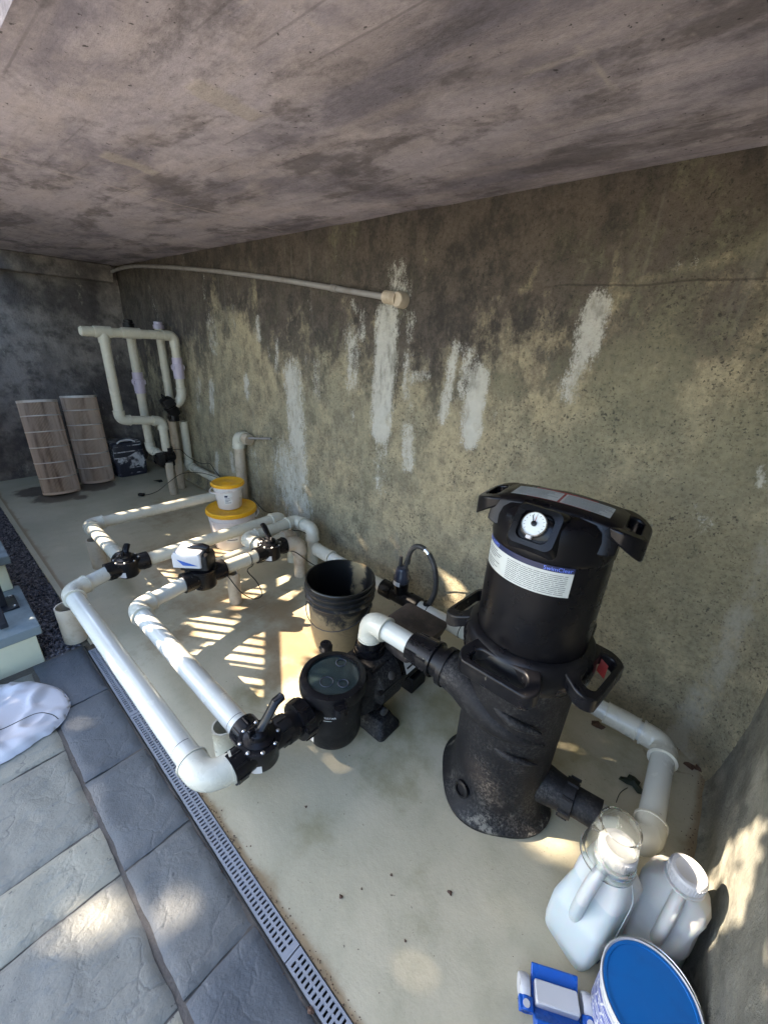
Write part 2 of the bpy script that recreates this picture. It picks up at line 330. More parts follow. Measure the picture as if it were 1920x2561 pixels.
def m_bucket():
    n = NT('dirty_black_bucket'); d = n.attr('mud')
    b = n.noise(9,7,.7,None,.8); f = n.noise(70,4,.7)
    c = n.mix(n.ramp(n.math('MULTIPLY_ADD',b,1.9,d),1.35,1.72), (.010,.010,.010), n.mix(n.noise(20,4),(.32,.24,.12),(.18,.135,.075)))
    c = n.mix(n.math('MULTIPLY',n.ramp(f,.62,.7),.5), c, (.03,.025,.02))
    return n.done(c, n.ramp(n.math('ADD',b,d),.6,1.1,.3,.75), n.bump(b,.25,.003))
M['bucket'] = m_bucket()
def m_jug(name, c1, c2):
    n = NT(name); z = n.n('ShaderNodeSeparateXYZ'); n.l(n.tc, z.inputs[0])
    c = n.mix(n.ramp(z.outputs[2], .168,.174), c1, c2)
    return n.done(c, .33, n.bump(n.noise(18,2),.25,.004), Subsurface_Weight=.3, Subsurface_Scale=.02, Transmission_Weight=.12, IOR=1.45)
M['jug'] = m_jug('milky_jug_full', (.47,.53,.54), (.59,.61,.60))
M['jug2'] = m_jug('milky_jug_white', (.53,.54,.52), (.53,.54,.52))
def m_glass(name, col, rough, ior=1.45, t=1.):
    n = NT(name); return n.done(col, rough, None, 0, Transmission_Weight=t, IOR=ior)
M['glass'] = m_glass('clear_plastic', (.92,.94,.92), .04, 1.33, .985)
M['lid'] = m_glass('tinted_clear_lid', (.055,.085,.085), .13, 1.45, .55)
M['grey_clear'] = simple('smoky_cap_plastic', (.05,.055,.075), .25, (.14,.13,.12), .3)
def m_cloth():
    n = NT('white_canvas'); return n.done(n.mix(n.noise(5,4),(.58,.58,.61),(.46,.46,.49)), .85, n.bump(n.noise(400,2),.2,.001))
M['cloth'] = m_cloth()
M['dial'] = simple('gauge_face', (.62,.66,.64), .4)

def text_verts(s, size):
    cu = bpy.data.curves.new('t','FONT'); cu.body = s; cu.size = size; cu.align_x = 'CENTER'; cu.align_y = 'CENTER'; cu.resolution_u = 3
    o = bpy.data.objects.new('t', cu); C.objects.link(o)
    dg = bpy.context.evaluated_depsgraph_get(); me = bpy.data.meshes.new_from_object(o.evaluated_get(dg))
    v = [tuple(x.co) for x in me.vertices]; f = [tuple(p.vertices) for p in me.polygons]
    bpy.data.objects.remove(o); bpy.data.curves.remove(cu); bpy.data.meshes.remove(me)
    return v, f
def fbm(x,y,z=0,o=4): return noise.fractal(Vector((x,y,z)),1.0,2.0,o)

# ------------------------------------------------------------------ structure
WY, CZ, RX, FX, EY = 1.66, 1.92, .31, -5.0, .31     # back wall y, ceiling z, right wall x, far wall x, slab edge y
STREAKS = [(-1.45,1.49,-1.46,.96,.128,1.0),(-1.45,1.01,-1.44,.63,.117,.45),(-2.23,1.15,-2.19,.49,.172,.8),(-2.33,.51,-2.2,.22,.321,.7),(-1.3,1.33,-1.3,1.15,.057,.6),(-1.31,1.22,-1.18,1.26,.045,.6),(-1.27,.97,-1.25,.8,.076,.75),(-1.7,1.4,-1.69,1.18,.11,.6),(-1.62,1.51,-1.62,1.41,.054,.55),(-1.04,1.39,-1.07,1.07,.054,.7),(-.97,1.36,-.97,1.19,.071,.6),(-.91,1.26,-.91,1.02,.095,.95),(-.49,1.54,-.49,1.42,.083,.9),(-.49,1.44,-.52,1.25,.07,.7),(-.24,1.66,-.29,1.65,.048,.35),(-2.38,1.36,-2.4,1.18,.046,.6),(-1.99,1.24,-1.99,1.06,.07,.5),(-1.4,1.67,-1.38,1.58,.117,.6),(-2.59,1.46,-2.59,1.38,.069,.7),(-2.78,1.07,-2.78,.99,.079,.7),(-3.32,.98,-3.35,.79,.086,.7),(-3.53,.99,-3.59,.78,.093,.5),(-3.21,1.45,-3.21,1.3,.141,.5),(-2.88,1.52,-2.89,1.45,.089,.4),(-3.36,.38,-3.4,.21,.078,.7),(-3.11,.44,-3.11,.32,.07,.7),(-2.73,.55,-2.75,.06,.158,.4),(-2.46,.48,-2.47,.15,.119,.5),(.09,1.1,.11,1.05,.02,.8),(-.8,1.13,-.8,1.11,.027,.5),(-1.27,1.1,-1.26,1.08,.042,.5),(-2.08,1.62,-2.02,1.51,.03,.35),(-1.82,1.82,-1.78,1.7,.057,.3),(-2.92,1.76,-2.93,1.66,.055,.3),(-3.26,1.75,-3.28,1.61,.05,.4),(-3.53,1.91,-3.55,1.79,.082,.35),(-4.26,1.76,-4.18,1.39,.09,.35),(-4.12,1.66,-4.24,1.25,.081,.3),(-.62,1.43,-.63,1.34,.028,.3),(-.38,1.72,-.36,1.55,.036,.2),(-.75,1.75,-.77,1.56,.066,.15),(-2.09,1.28,-2.08,1.14,.036,.4),(-2.48,1.31,-2.47,1.26,.038,.5),(-1.69,1.56,-1.67,1.54,.049,.5),(-1.3,1.51,-1.3,1.41,.055,.5),(-1.84,.94,-1.83,.63,.03,.3),(-1.68,1.01,-1.67,.97,.027,.6),(-.02,.92,.02,.88,.05,.45),(-.14,.85,-.12,.83,.03,.4),(-2.95,.3,-2.96,.2,.05,.5)]
BANDS=[([(-.69,1.91),(-.71,1.72),(-.77,1.60)],.030,.45),([(-.49,1.88),(-.47,1.75),(-.44,1.55)],.024,.35),([(-1.24,1.88),(-1.24,1.62)],.04,.4),([(-.91,1.86),(-.94,1.62)],.02,.3),([(-.02,1.75),(-.17,1.67),(-.38,1.62),(-.44,1.55)],.02,.4),([(-1.08,1.83),(-1.13,1.62)],.018,.3),([(-1.75,1.9),(-1.78,1.55)],.03,.25),([(-2.05,1.85),(-2.1,1.45)],.04,.3),([(-2.6,1.85),(-2.62,1.4)],.05,.3),([(-3.1,1.8),(-3.12,1.4)],.05,.25)]
CLOUDS=[(-1.42,1.78,.10,.12,.5),(-.83,1.84,.10,.08,.4),(-.32,1.73,.06,.08,.35),(-1.17,1.46,.08,.12,.35),(-.13,1.5,.06,.1,.3),(-1.95,1.75,.18,.15,.35),(-2.4,1.6,.15,.2,.25),(-.33,1.26,.12,.12,.5),(-.47,1.01,.10,.12,.5),(.01,1.13,.08,.12,.5),(-.79,1.26,.07,.10,.35),(-.1,.8,.2,.2,.35),(-1.55,.75,.2,.2,.25),(-2.9,1.1,.3,.3,.3)]
def gridmesh(x0,x1,nx,y0,y1,ny,fn):
    mb = MB(); vs = []
    for j in range(ny+1):
        for i in range(nx+1): vs.append(fn(x0+(x1-x0)*i/nx, y0+(y1-y0)*j/ny))
    mb.add(vs, [(j*(nx+1)+i, j*(nx+1)+i+1, (j+1)*(nx+1)+i+1, (j+1)*(nx+1)+i) for j in range(ny) for i in range(nx)])
    return mb
def wall_fn(x,z):
    y = WY + .006*fbm(x*2,z*2) + .0025*fbm(x*14,z*14)
    y -= .025*exp(-z/.03)
    if x > .13: y -= .13*((x-.13)/.18)**2
    return (x,y,z)
mb = gridmesh(FX, RX+.02, 330, -.02, CZ+.01, 130, wall_fn)
stre, dark, grime, pale = [], [], [], []
for (x,y,z) in mb.v:
    v = 0
    for x0,z0,x1,z1,w,s in STREAKS:
        L2 = (x1-x0)**2+(z1-z0)**2+1e-6; t = max(0,min(1,((x-x0)*(x1-x0)+(z-z0)*(z1-z0))/L2))
        dx = x-(x0+t*(x1-x0)); dz = z-(z0+t*(z1-z0)); d = hypot(dx, dz*.8)/(w*.62)
        v = max(v, s*max(0,1-d*d*.55) if d < 1.35 else 0, .35*s*exp(-d*d*.5) if d<2.2 else 0)
    stre.append(v)
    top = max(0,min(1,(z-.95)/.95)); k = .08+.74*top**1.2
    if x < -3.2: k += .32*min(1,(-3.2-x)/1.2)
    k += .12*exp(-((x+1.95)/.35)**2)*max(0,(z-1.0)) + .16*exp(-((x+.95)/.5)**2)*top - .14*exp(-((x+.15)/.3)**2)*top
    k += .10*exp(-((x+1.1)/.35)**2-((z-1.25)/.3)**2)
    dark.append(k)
    g = .12+.34*max(0,min(1,(x+.8)/.6))*(1-.5*top)
    g += .25*exp(-((x+.75)/.4)**2-((z-.85)/.4)**2)
    grime.append(g)
    p = .62*max(0,min(1,1.2-abs(x-.195)/.075))*(1-.5*z/1.9) + .25*exp(-z/.05) + .18*max(0,1-z/.5)*max(0,min(1,(-1.2-x)/.6))
    pale.append(p)
def segd(x,z,P_):
    d=9
    for (a,b),(c,e_) in zip(P_,P_[1:]):
        L2=(c-a)**2+(e_-b)**2; t=max(0,min(1,((x-a)*(c-a)+(z-b)*(e_-b))/L2)); d=min(d,hypot(x-a-t*(c-a),z-b-t*(e_-b)))
    return d
for k,(x,y,z) in enumerate(mb.v):
    for P_,w,s_ in BANDS:
        d=segd(x,z,P_)
        if d<w*2.5: dark[k]-=s_*.55*exp(-(d/w)**2)
    for cx_,cz_,rx_,rz_,s_ in CLOUDS:
        q=((x-cx_)/rx_)**2+((z-cz_)/rz_)**2
        if q<6: (dark if cz_>1.4 else grime)[k]+=s_*exp(-q)
ow = mb.build('concrete_wall', M['wall'], attrs=dict(streak=stre,dark=dark,grime=grime,pale=pale))
tag(ow, 'long rough stained concrete wall with white lime streaks behind the pumps', 'wall')
mb = MB(); mb.box(((FX+RX)/2, WY+.13, CZ/2), (RX-FX+.5,.2,CZ+.3)); mb.build('backing', M['farwall'], ow, smooth=0)
# pipe stub hole etc. come later
mb = gridmesh(-.3, WY+.03, 90, -.06, CZ+.01, 90, lambda y,z: (FX+.008*fbm(y*3,z*3,5)+.003*fbm(y*15,z*15,5), y, z))
of = mb.build('concrete_wall', M['farwall']); tag(of, 'dark mouldy concrete end wall behind the two filter cartridges', 'wall')
mb = MB(); mb.box((FX-.11,.7,CZ/2), (.2,2.2,CZ+.2)); mb.build('backing', M['farwall'], of, smooth=0)
mb = MB(); mb.box((FX+.035, .66, CZ-.075), (.09,1.9,.148)); mb.build('beam', M['farwall'], of, bevel=.01)
def rw_fn(y,z):
    x = RX+.008*fbm(y*2.5,z*2.5,9)+.004*fbm(y*12,z*12,9)
    x -= .02*exp(-z/.03)
    return (x,y,z)
mb = gridmesh(-.35, WY-.02, 120, -.02, CZ+.01, 110, rw_fn)
org = mb.build('concrete_wall', M['rightwall']); tag(org, 'mottled concrete side wall with sun dapples beside the white jugs', 'wall')
mb = MB(); mb.box((RX+.12,.66,CZ/2), (.2,2.2,CZ+.2)); mb.build('backing', M['farwall'], org, smooth=0)

# ceiling slab
def EYx(x): return EY if x>-2.22 else max(EY,.405+.14*(-2.2-x))  # edge cut back out of view to let sun reach the back wall
PATCH = [((-1.175,.617),(-1.19,.80),.036),((-1.845,.635),(-1.88,.82),.036)]
def inpatch(x,y):
    for (a,b),(c,d),hw in PATCH:
        if b<=y<=d:
            t=(y-b)/(d-b); cx=a+(c-a)*t
            if abs(x-cx)<hw+.012*sin(b*40+t*6)*.3: return 1.
    return 0.
SEAM0 = [((-3.05,.31),(-3.0,1.2),.008,.6),((-1.62,.31),(-1.60,.9),.006,.3),((-.95,.55),(-.80,.56),.008,.5),((-.80,.45),(-.795,.72),.008,.6),((-.33,.9),(-.25,1.10),.008,.6),((-3.8,.5),(-3.78,1.3),.008,.5),((-4.2,.35),(-4.18,1.0),.008,.5),((-.9,1.3),(.0,1.32),.007,.3),((-3.2,1.02),(-2.2,1.0),.006,.25),((-2.22,.30),(-2.2,1.6),.010,.8),((-2.95,.3),(-2.93,1.6),.008,.5),((-.54,1.02),(-.40,1.02),.012,.9),((-.40,1.02),(-.10,1.03),.012,.6),((-.43,.99),(-.41,1.18),.008,1.),((-.45,.80),(-.43,.99),.008,.5),((-.79,.60),(-.78,.70),.008,.3),((-.14,.9),(-.12,1.2),.012,.5)]
SEAM = [(a_,b_,w_,s_*.7 if a_[0]>-.9 else s_) for a_,b_,w_,s_ in SEAM0]
mb = gridmesh(FX-.05, RX+.12, 420, 0, 1, 150, lambda x,t: (lambda y: (x,y,CZ+.004*fbm(x*1.6,y*5,3)-.003*inpatch(x,y)))(EYx(x)+(WY+.03-EYx(x))*t))
pt = [inpatch(x,y) for x,y,z in mb.v]; sm = []
for x,y,z in mb.v:
    v = 0
    for (a,b),(c,d),w,s in SEAM:
        L2=(c-a)**2+(d-b)**2; t=max(0,min(1,((x-a)*(c-a)+(y-b)*(d-b))/L2)); q=hypot(x-a-t*(c-a),y-b-t*(d-b))
        v = max(v, (.25+.65*s)*max(0,1-q/(w*2.4)))
    sm.append(v)
pan=[]
for x,y,z in mb.v:
    wx=x+.012*fbm(y*3,x); wy=y+.012*fbm(x*3,y,4); row=int((wy+5)/.41); k=int((wx+20+.37*row)/.78); r_=random.Random(row*131+k*17).random()
    pan.append(.75*max(0,r_-.45))
oc = mb.build('ceiling', M['ceiling'], attrs=dict(patch=pt,seam=sm,panel=pan)); tag(oc, kind='structure')
mb = MB(); px_=[(RX+.2,EY),(-2.22,EY),(-2.22,EYx(-2.23)),(FX-.2,EYx(FX-.2)),(FX-.2,1.9),(RX+.2,1.9)]; mb.prism([(x,y+.0015) for x,y in px_],CZ+.006,CZ+.045)
mb.prism([(RX+.2,.62),(-2.0,.62),(FX-.2,1.0),(FX-.2,1.9),(RX+.2,1.9)],CZ+.046,CZ+.22)
mb.build('ceiling_slab', M['ceiling'], oc, smooth=0)

# floor
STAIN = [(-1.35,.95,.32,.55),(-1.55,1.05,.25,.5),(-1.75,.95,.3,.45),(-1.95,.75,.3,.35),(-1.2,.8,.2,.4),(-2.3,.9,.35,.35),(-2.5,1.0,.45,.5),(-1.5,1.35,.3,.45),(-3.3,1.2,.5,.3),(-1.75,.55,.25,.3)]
GREEN_SHADE = [(-.72,.95,.22,.6),(-.85,1.15,.25,.6),(-.55,1.1,.2,.5),(-.55,.8,.2,.45),(-.60,.47,.16,.22),(-.95,.35,.12,.3),(-.1,1.25,.25,.35),(.05,1.5,.25,.3),(-1.15,.6,.2,.3),(-.3,.6,.15,.2),(-1.0,.27,.6,.12)]  # greenish dirt plus painted shade tint and the front valve's soft shadow
WET = [(-4.25,.62,.26,.9),(-4.5,.52,.25,.85),(-4.35,.95,.25,.9),(-4.1,.75,.16,.6),(-4.7,.9,.3,.9),(-4.6,1.3,.3,.6)]
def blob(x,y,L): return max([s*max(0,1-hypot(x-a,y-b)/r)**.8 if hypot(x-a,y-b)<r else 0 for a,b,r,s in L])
def floor_fn(x,y):
    return (x,y,.0015*fbm(x*3,y*3,1)-.0015)
mb = gridmesh(FX-.02, RX+.03, 270, .288, WY+.03, 70, floor_fn)
ofl = mb.build('floor', M['floor'], attrs=dict(stain=[max(blob(x,y,STAIN), .62*exp(-(y-.288)/.018), .55*exp(-(1.64-y)/.03), .6*exp(-(.29-x)/.025) if x<.3 else .6) for x,y,z in mb.v], green=[blob(x,y,GREEN_SHADE) for x,y,z in mb.v], wet=[blob(x,y,WET) for x,y,z in mb.v]))
tag(ofl, kind='structure')
mb = gridmesh(FX-.02,-1.99,150,.262,.288,2,floor_fn)
mb.add([(FX,.262,-.002),(-1.99,.262,-.002),(-1.99,.262,-.12),(FX,.262,-.12)],[(0,3,2,1)])
o = mb.build('floor_edge', M['floor'], ofl, attrs=dict(stain=[0]*len(mb.v),green=[0]*len(mb.v),wet=[0]*len(mb.v)))
# ground under everything
mb = MB(); mb.add([(-60,-60,-.09),(60,-60,-.09),(60,60,-.09),(-60,60,-.09)],[(0,1,2,3)]); tag(mb.build('ground', M['lawn'], smooth=0), kind='structure')
mb = MB(); mb.add([(-9,-9,-.03),(9,-9,-.03),(9,-1.26,-.03),(-9,-1.26,-.03)],[(0,1,2,3)]); mb.add([(.96,-1.26,-.03),(9,-1.26,-.03),(9,.235,-.03),(.96,.235,-.03)],[(0,1,2,3)]); tag(mb.build('bounce_terrace', M['bounce_terrace'], smooth=0), kind='structure')  # pale unseen paving added to bounce sunlight up onto the ceiling
# paving
mb = MB(); tone, jn = [], []
def slab(x0,x1,y0,y1,t,seed):
    g=.0028; x0+=g; x1-=g; y0+=.004; y1-=.004; nx=max(4,int((x1-x0)/.014)); ny=max(4,int((y1-y0)/.014)); vs=[]; base=len(mb.v)
    for j in range(ny+1):
        for i in range(nx+1):
            x=x0+(x1-x0)*i/nx; y=y0+(y1-y0)*j/ny
            e=min(x-x0,x1-x,y-y0,y1-y); wob=.004*fbm(x*12+seed,y*12)
            if i in(0,nx): x+=wob
            if j in(0,ny): y+=wob
            h=.0045*fbm(x*7+seed,y*7)+.0030*abs(fbm(x*16,y*22+seed)) - .006*exp(-e/.006)
            vs.append((x,y,-.004+h))
    fs=[(j*(nx+1)+i, j*(nx+1)+i+1, (j+1)*(nx+1)+i+1, (j+1)*(nx+1)+i) for j in range(ny) for i in range(nx)]
    # skirts
    n0=len(vs); rim=[i for i in range(nx+1)]+[ (j+1)*(nx+1)-1+0 for j in range(1,ny+1)]+[ny*(nx+1)+i for i in range(nx-1,-1,-1)]+[j*(nx+1) for j in range(ny-1,0,-1)]
    for k in rim: vs.append((vs[k][0],vs[k][1],-.03))
    m=len(rim)
    for k in range(m): fs.append((rim[k],n0+k,n0+(k+1)%m,rim[(k+1)%m]))
    mb.add(vs,fs); tone.extend([t]*len(vs)); jn.extend([0]*len(vs))
xs=[-2.02,-1.655,-1.272,-.917,-.555,-.195,.16,.52,.9]
for k in range(len(xs)-1): slab(xs[k],xs[k+1],.048,.236,.0+.22*((k*37)%7)/7,k*3.1)
xs2=[-1.98,-1.80,-1.457,-1.097,-.92,-.555,-.195,.16,.52,.9]
for k in range(len(xs2)-1): slab(xs2[k],xs2[k+1],-.42,.043,(.55,.8,.62,.95,.5,.85,.4,.8,.6)[k],k*5.7+1)
xs3=[-1.98,-1.5,-1.2,-.7,-.3,.1,.5,.9]
for k in range(len(xs3)-1):
    slab(xs3[k],xs3[k+1],-.8,-.42,.3+.5*((k*29)%5)/5,k*2.3+4)
    slab(xs3[k]+.05*(k%2),xs3[k+1]+.05*((k+1)%2),-1.2,-.8,.3+.5*((k*13)%5)/5,k*2.9+9)
n0=len(mb.v); mb.add([(-2.03,-1.25,-.0115),(.95,-1.25,-.0115),(.95,.239,-.0115),(-2.03,.239,-.0115)],[(0,1,2,3)]); tone+= [.5]*4; jn+=[1]*4
op = mb.build('patio_paving', M['paving'], attrs=dict(tone=tone,joint=jn)); tag(op, kind='structure')
# mossy dark strip at the head of the drain
mb = gridmesh(-2.06,-1.60,30,.235,.29,5,lambda x,y:(x,y,-.006+.003*fbm(x*30,y*30)-(.02 if x>-1.93 else 0))); tag(mb.build('soil_strip', M['soil']), kind='structure')
# gravel
mb = MB(); mb.add([(-6,-.9,-.045),(-2.03,-.9,-.045),(-2.03,.262,-.045),(-6,.262,-.045)],[(0,1,2,3)])
ico=[]; bm=bmesh.new(); bmesh.ops.create_icosphere(bm,subdivisions=1,radius=1); iv=[v.co.copy() for v in bm.verts]; jf=[tuple(v.index for v in f.verts) for f in bm.faces]; bm.free()
rg = random.Random(3)
for k in range(9000):
    x=rg.uniform(-5,-2.02); y=rg.uniform(.085,.262); s=rg.uniform(.0045,.0105)
    z=-.034+rg.uniform(0,.020); q=Matrix.Rotation(rg.uniform(0,6.28),3,Vector((rg.uniform(-1,1),rg.uniform(-1,1),rg.uniform(-1,1))).normalized()) @ Matrix.Diagonal((1,rg.uniform(.6,1),rg.uniform(.5,.8)))
    mb.add([q@(v*s)+Vector((x,y,z)) for v in iv], jf)
tag(mb.build('gravel', M['gravel'], smooth=0), kind='stuff')

# ------------------------------------------------------------------ drain
dr = thing('drain_channel','long grey slotted drain grate between the paving and the painted floor','drain',(-1,.263,0))
L=(-1,.263,0)
mb=MB(); mb.box((-.5,.2635,-.045),(3.0,.046,.01)); mb.box((-.5,.239,-.022),(3.0,.004,.044)); mb.box((-.5,.2865,-.022),(3.0,.003,.044)); mb.build('channel_frame', M['void'], dr, L, smooth=0)
def grate(x0,x1):
    mb=MB(); y0,y1=.2415,.2855; zt=.0015; zb=-.006; g=.0015; x0+=g; x1-=g
    rows=[(.2478,.2612),(.2668,.2802)]; per=.0128; sw=.0060; n=int((x1-x0-.02)/per)
    def bar(a,b,c,d): mb.box(((a+b)/2,(c+d)/2,(zt+zb)/2),(b-a,d-c,zt-zb))
    bar(x0,x1,y0,rows[0][0]); bar(x0,x1,rows[0][1],rows[1][0]); bar(x0,x1,rows[1][1],y1)
    off=(x1-x0-n*per)/2
    for r,(c,d) in enumerate(rows):
        sh = (0,.15)[r]*per; xx=x0
        for k in range(n):
            s0=x0+off+k*per+sh; 
            if s0+sw>x1-.002: break
            bar(xx,s0,c,d); xx=s0+sw
        bar(xx,x1,c,d)
    mb.build('grate', M['grate'], dr, L, smooth=0)
grate(-1.95,-1.435); grate(-1.435,-.435); grate(-.435,.565)

# ------------------------------------------------------------------ steps and railing
stp = thing('garden_steps','cream painted steps with blue grey stone treads beside the gravel','steps',(-2.03,0,0))
L=(-2.03,0,0)
def step(x1,x0,z0,z1,ymax):
    mb=MB(); mb.box(((x1+x0)/2,(ymax-.9)/2,(z0+z1)/2),(x1-x0,.9+ymax,z1-z0)); mb.build('riser', M['riser'], stp, L, bevel=.003)
step(-2.42,-2.022,-.06,.141,.095) if False else None
def stepb(xf,z0,zt,th,nxt):
    mb=MB(); mb.box(((xf+nxt)/2-.2,(.095-.9)/2,(z0+zt-th)/2),(xf-nxt+.4,.995,zt-th-z0)); mb.build('riser', M['riser'], stp, L, bevel=.003)
    mb=MB(); mb.box(((xf+.014+nxt-.03)/2,(.118-.92)/2,zt-th/2),(xf+.014-nxt+.03,1.038,th)); mb.build('tread', M['tread'], stp, L, bevel=.004)
xf=-2.024; zb=-.06; z=.182
for k in range(6):
    stepb(xf,zb,z,.042,xf-.40); zb=z; xf-=.40; z+=.182
rl = thing('stair_railing','black metal stair railing standing on the lowest stone tread','railing',(-2.29,.03,.182)); L=(-2.29,.03,.182)
RY=.012
def hz(x): return .957+.47*(-2.21-x)
mb=MB(); mb.box((-2.285,.035,.187),(.13,.10,.009)); mb.build('base_plate', M['blackmetal'], rl, L, bevel=.003)
for a in (-.052,.052):
    for b in (-.036,.036): mb=MB(); mb.lathe([(.007,0),(.007,.006),(.003,.008)],(-2.285+a,.035+b,.1915),seg=8); mb.build('bolt', M['steel'], rl, L)
mb=MB(); mb.box((-2.285,.028,(.19+hz(-2.285))/2),(.045,.045,hz(-2.285)-.19)); mb.build('post', M['blackmetal'], rl, L, bevel=.003)
xa,xb=-2.07,-4.2
mb=MB(); mb.loft([[Vector((x,RY+a,hz(x)+b)) for a,b in ((-.025,0),(.025,0),(.025,.038),(-.025,.038))] for x in (xa,xb)]); mb.build('handrail', M['blackmetal'], rl, L, bevel=.004)
mb=MB(); mb.loft([[Vector((x,RY+a,hz(x)-.70+b)) for a,b in ((-.014,0),(.014,0),(.014,.028),(-.014,.028))] for x in (xa,xb)]); mb.build('bottom_rail', M['blackmetal'], rl, L, bevel=.003)
x=xa-.01
while x>xb:
    mb=MB(); mb.box((x,RY,(hz(x)-.69+hz(x))/2+.006),(.017,.017,.69)); mb.build('baluster', M['blackmetal'], rl, L)
    x-=.104
mb=MB(); mb.box((-4.22,RY,(hz(-4.22)+.4)/2+.2),(.045,.045,hz(-4.22)-.6)); mb.build('post', M['blackmetal'], rl, L)

# ------------------------------------------------------------------ pipes
def dirn(a,b): return (Vector(b)-Vector(a)).normalized()
def pipe_run(name, label, pts, r=.036, mat='pvc', fmat='elbow', ends=(0,0), flare=(), group='white plastic pipe runs', couplers=(), marks=(), grp=True):
    """pts: poly line; interior points carry elbows"""
    pts=[Vector(p) for p in pts]; L=pts[0].copy()
    t=thing(name,label,'pipe',L,group if grp else None)
    k=2.15*r; n=len(pts)
    for i in range(n-1):
        a,b=pts[i],pts[i+1]; d=dirn(a,b); ln=(b-a).length
        a2=a+d*(k*.6 if i>0 else ends[0]); b2=b-d*(k*.6 if i<n-2 else ends[1])
        mb=MB(); mb.tube([a2,b2],r,28); mb.build('pipe', M[mat] if isinstance(mat,str) else M[mat[i]], t, L)
    for i in range(1,n-1):
        c=pts[i]; d0=dirn(pts[i-1],c); d1=dirn(c,pts[i+1]); kk=min(k,(c-pts[i-1]).length*.5 if i>1 else k,(pts[i+1]-c).length*.5 if i<n-2 else k)
        R=1.25*r; p0=c-d0*R; p1=c+d1*R; path=[c-d0*kk, c-d0*kk, c-d0*(kk-.007)]; rad=[1.0*r,1.27*r,1.27*r]
        path.append(c-d0*(kk-.0065)); rad.append(1.19*r); path.append(c-d0*(R+.004)); rad.append(1.19*r)
        for q in range(9):
            s=q/8; path.append(p0*(1-s)**2+c*2*s*(1-s)+p1*s*s); rad.append(1.17*r)
        path.append(c+d1*(R+.004)); rad.append(1.19*r); path += [c+d1*(kk-.0075),c+d1*(kk-.007),c+d1*kk,c+d1*kk]; rad += [1.19*r,1.27*r,1.27*r,1.0*r]
        mb=MB(); mb.tube(path,rad,28); mb.build('elbow', M[fmat], t, L, smooth=50)
    for (c,d,l,rr) in couplers:
        c=Vector(c); d=Vector(d).normalized(); h=l/2
        mb=MB(); mb.tube([c-d*h,c-d*(h-.004),c-d*(h-.005),c+d*(h-.005),c+d*(h-.004),c+d*h],[rr*1.05,rr*1.05,rr,rr,rr*1.05,rr*1.05],28); mb.build('coupling', M[fmat], t, L)
    for (c,d,a0,a1) in marks:
        c=Vector(c); mm=axisM(d); mb=MB(); rings=[]
        vs=[]; m=10
        for s in range(m+1):
            a=radians(a0+(a1-a0)*s/m)
            for h in (-.0011,.0011): vs.append(c+mm@Vector(((r+.0006)*cos(a),(r+.0006)*sin(a),h)))
        mb.add(vs,[(2*s,2*s+1,2*s+3,2*s+2) for s in range(m)]); mb.build('pen_mark', M['ink'], t, L)
    return t
PZ=.235
V1=Vector((-2.19,.53,PZ)); V2=Vector((-1.83,.765,PZ)); V3=Vector((-1.83,1.165,PZ)); V4=Vector((-.803,.43,PZ))
e=.075
pipe_run('pipe_run','longest white pipe run, lying over the drain up to the front three-way valve',
    [V1+Vector((0,-e,0)),(-2.115,.262,PZ),(-.83,.268,PZ),V4+Vector((0,-e,0))], mat='pvc_new', marks=[((-.96,.268,PZ),(1,0,0),60,200),((-.845,.33,PZ),(0,1,0),0,10)])
pipe_run('pipe_run','shorter white pipe run from the front three-way valve to the actuator valve',
    [V2+Vector((0,-e,0)),(-1.775,.425,PZ),V4+Vector((-e,-.005,0))], mat='pvc_new', marks=[((-.93,.425,PZ),(1,0,0),60,200)])
pipe_run('pipe_run','farthest white pipe loop, leaving the far valve and turning towards the yellow lidded tubs',
    [V1+Vector((-e,0,0)),(-2.865,.54,PZ),(-2.83,1.50,PZ),(-2.83,1.50,0)])
pipe_run('pipe_run','white pipe passing in front of the large tub, from the far valve to the wall',
    [V1+Vector((0,e,0)),(-2.165,1.47,PZ+.01),(-2.165,1.47,0)], marks=[((-2.19,.66,PZ),(0,1,0),0,90)])
pipe_run('pipe_run','short white pipe joining the actuator valve to the sunlit diverter valve', [V2+Vector((0,e,0)),V3+Vector((0,-e,0))])
pipe_run('pipe_run','white pipe hooking round and dropping to the floor beside the bucket',
    [V3+Vector((-e,-.01,0)),(-2.03,1.12,PZ+.01),(-2.03,1.50,PZ+.02),(-1.86,1.50,PZ+.02),(-1.86,1.50,0)], mat='pvc')
pipe_run('pipe_run','aged pinkish pipe stub bending down to the floor behind the sunlit diverter valve',
    [V3+Vector((0,e,0)),(-1.80,1.345,PZ),(-1.80,1.345,0)], fmat='pvc_old', mat='pvc_old')
pipe_run('pipe_run','low pipe half hidden under the valves, bending down just left of the aged stub',
    [(-1.95,.86,.20),(-1.975,1.42,.20),(-1.975,1.42,0)], r=.034, fmat='pvc_old')
# filter return, low along the wall
FB=(.155,1.035,.14); 
pipe_run('pipe_run','white return pipe from the filter base, turning in the corner and following the wall',
    [(.02,1.02,.145),FB,(.14,1.437,.14),(-1.72,1.475,.14),(-1.80,1.475,.14)], r=.035, mat='pvc_new', fmat='elbow', couplers=[((0.0,1.44,.14),(1,0,0),.11,.041),((-.155,1.447,.14),(1,0,0),.03,.039)])
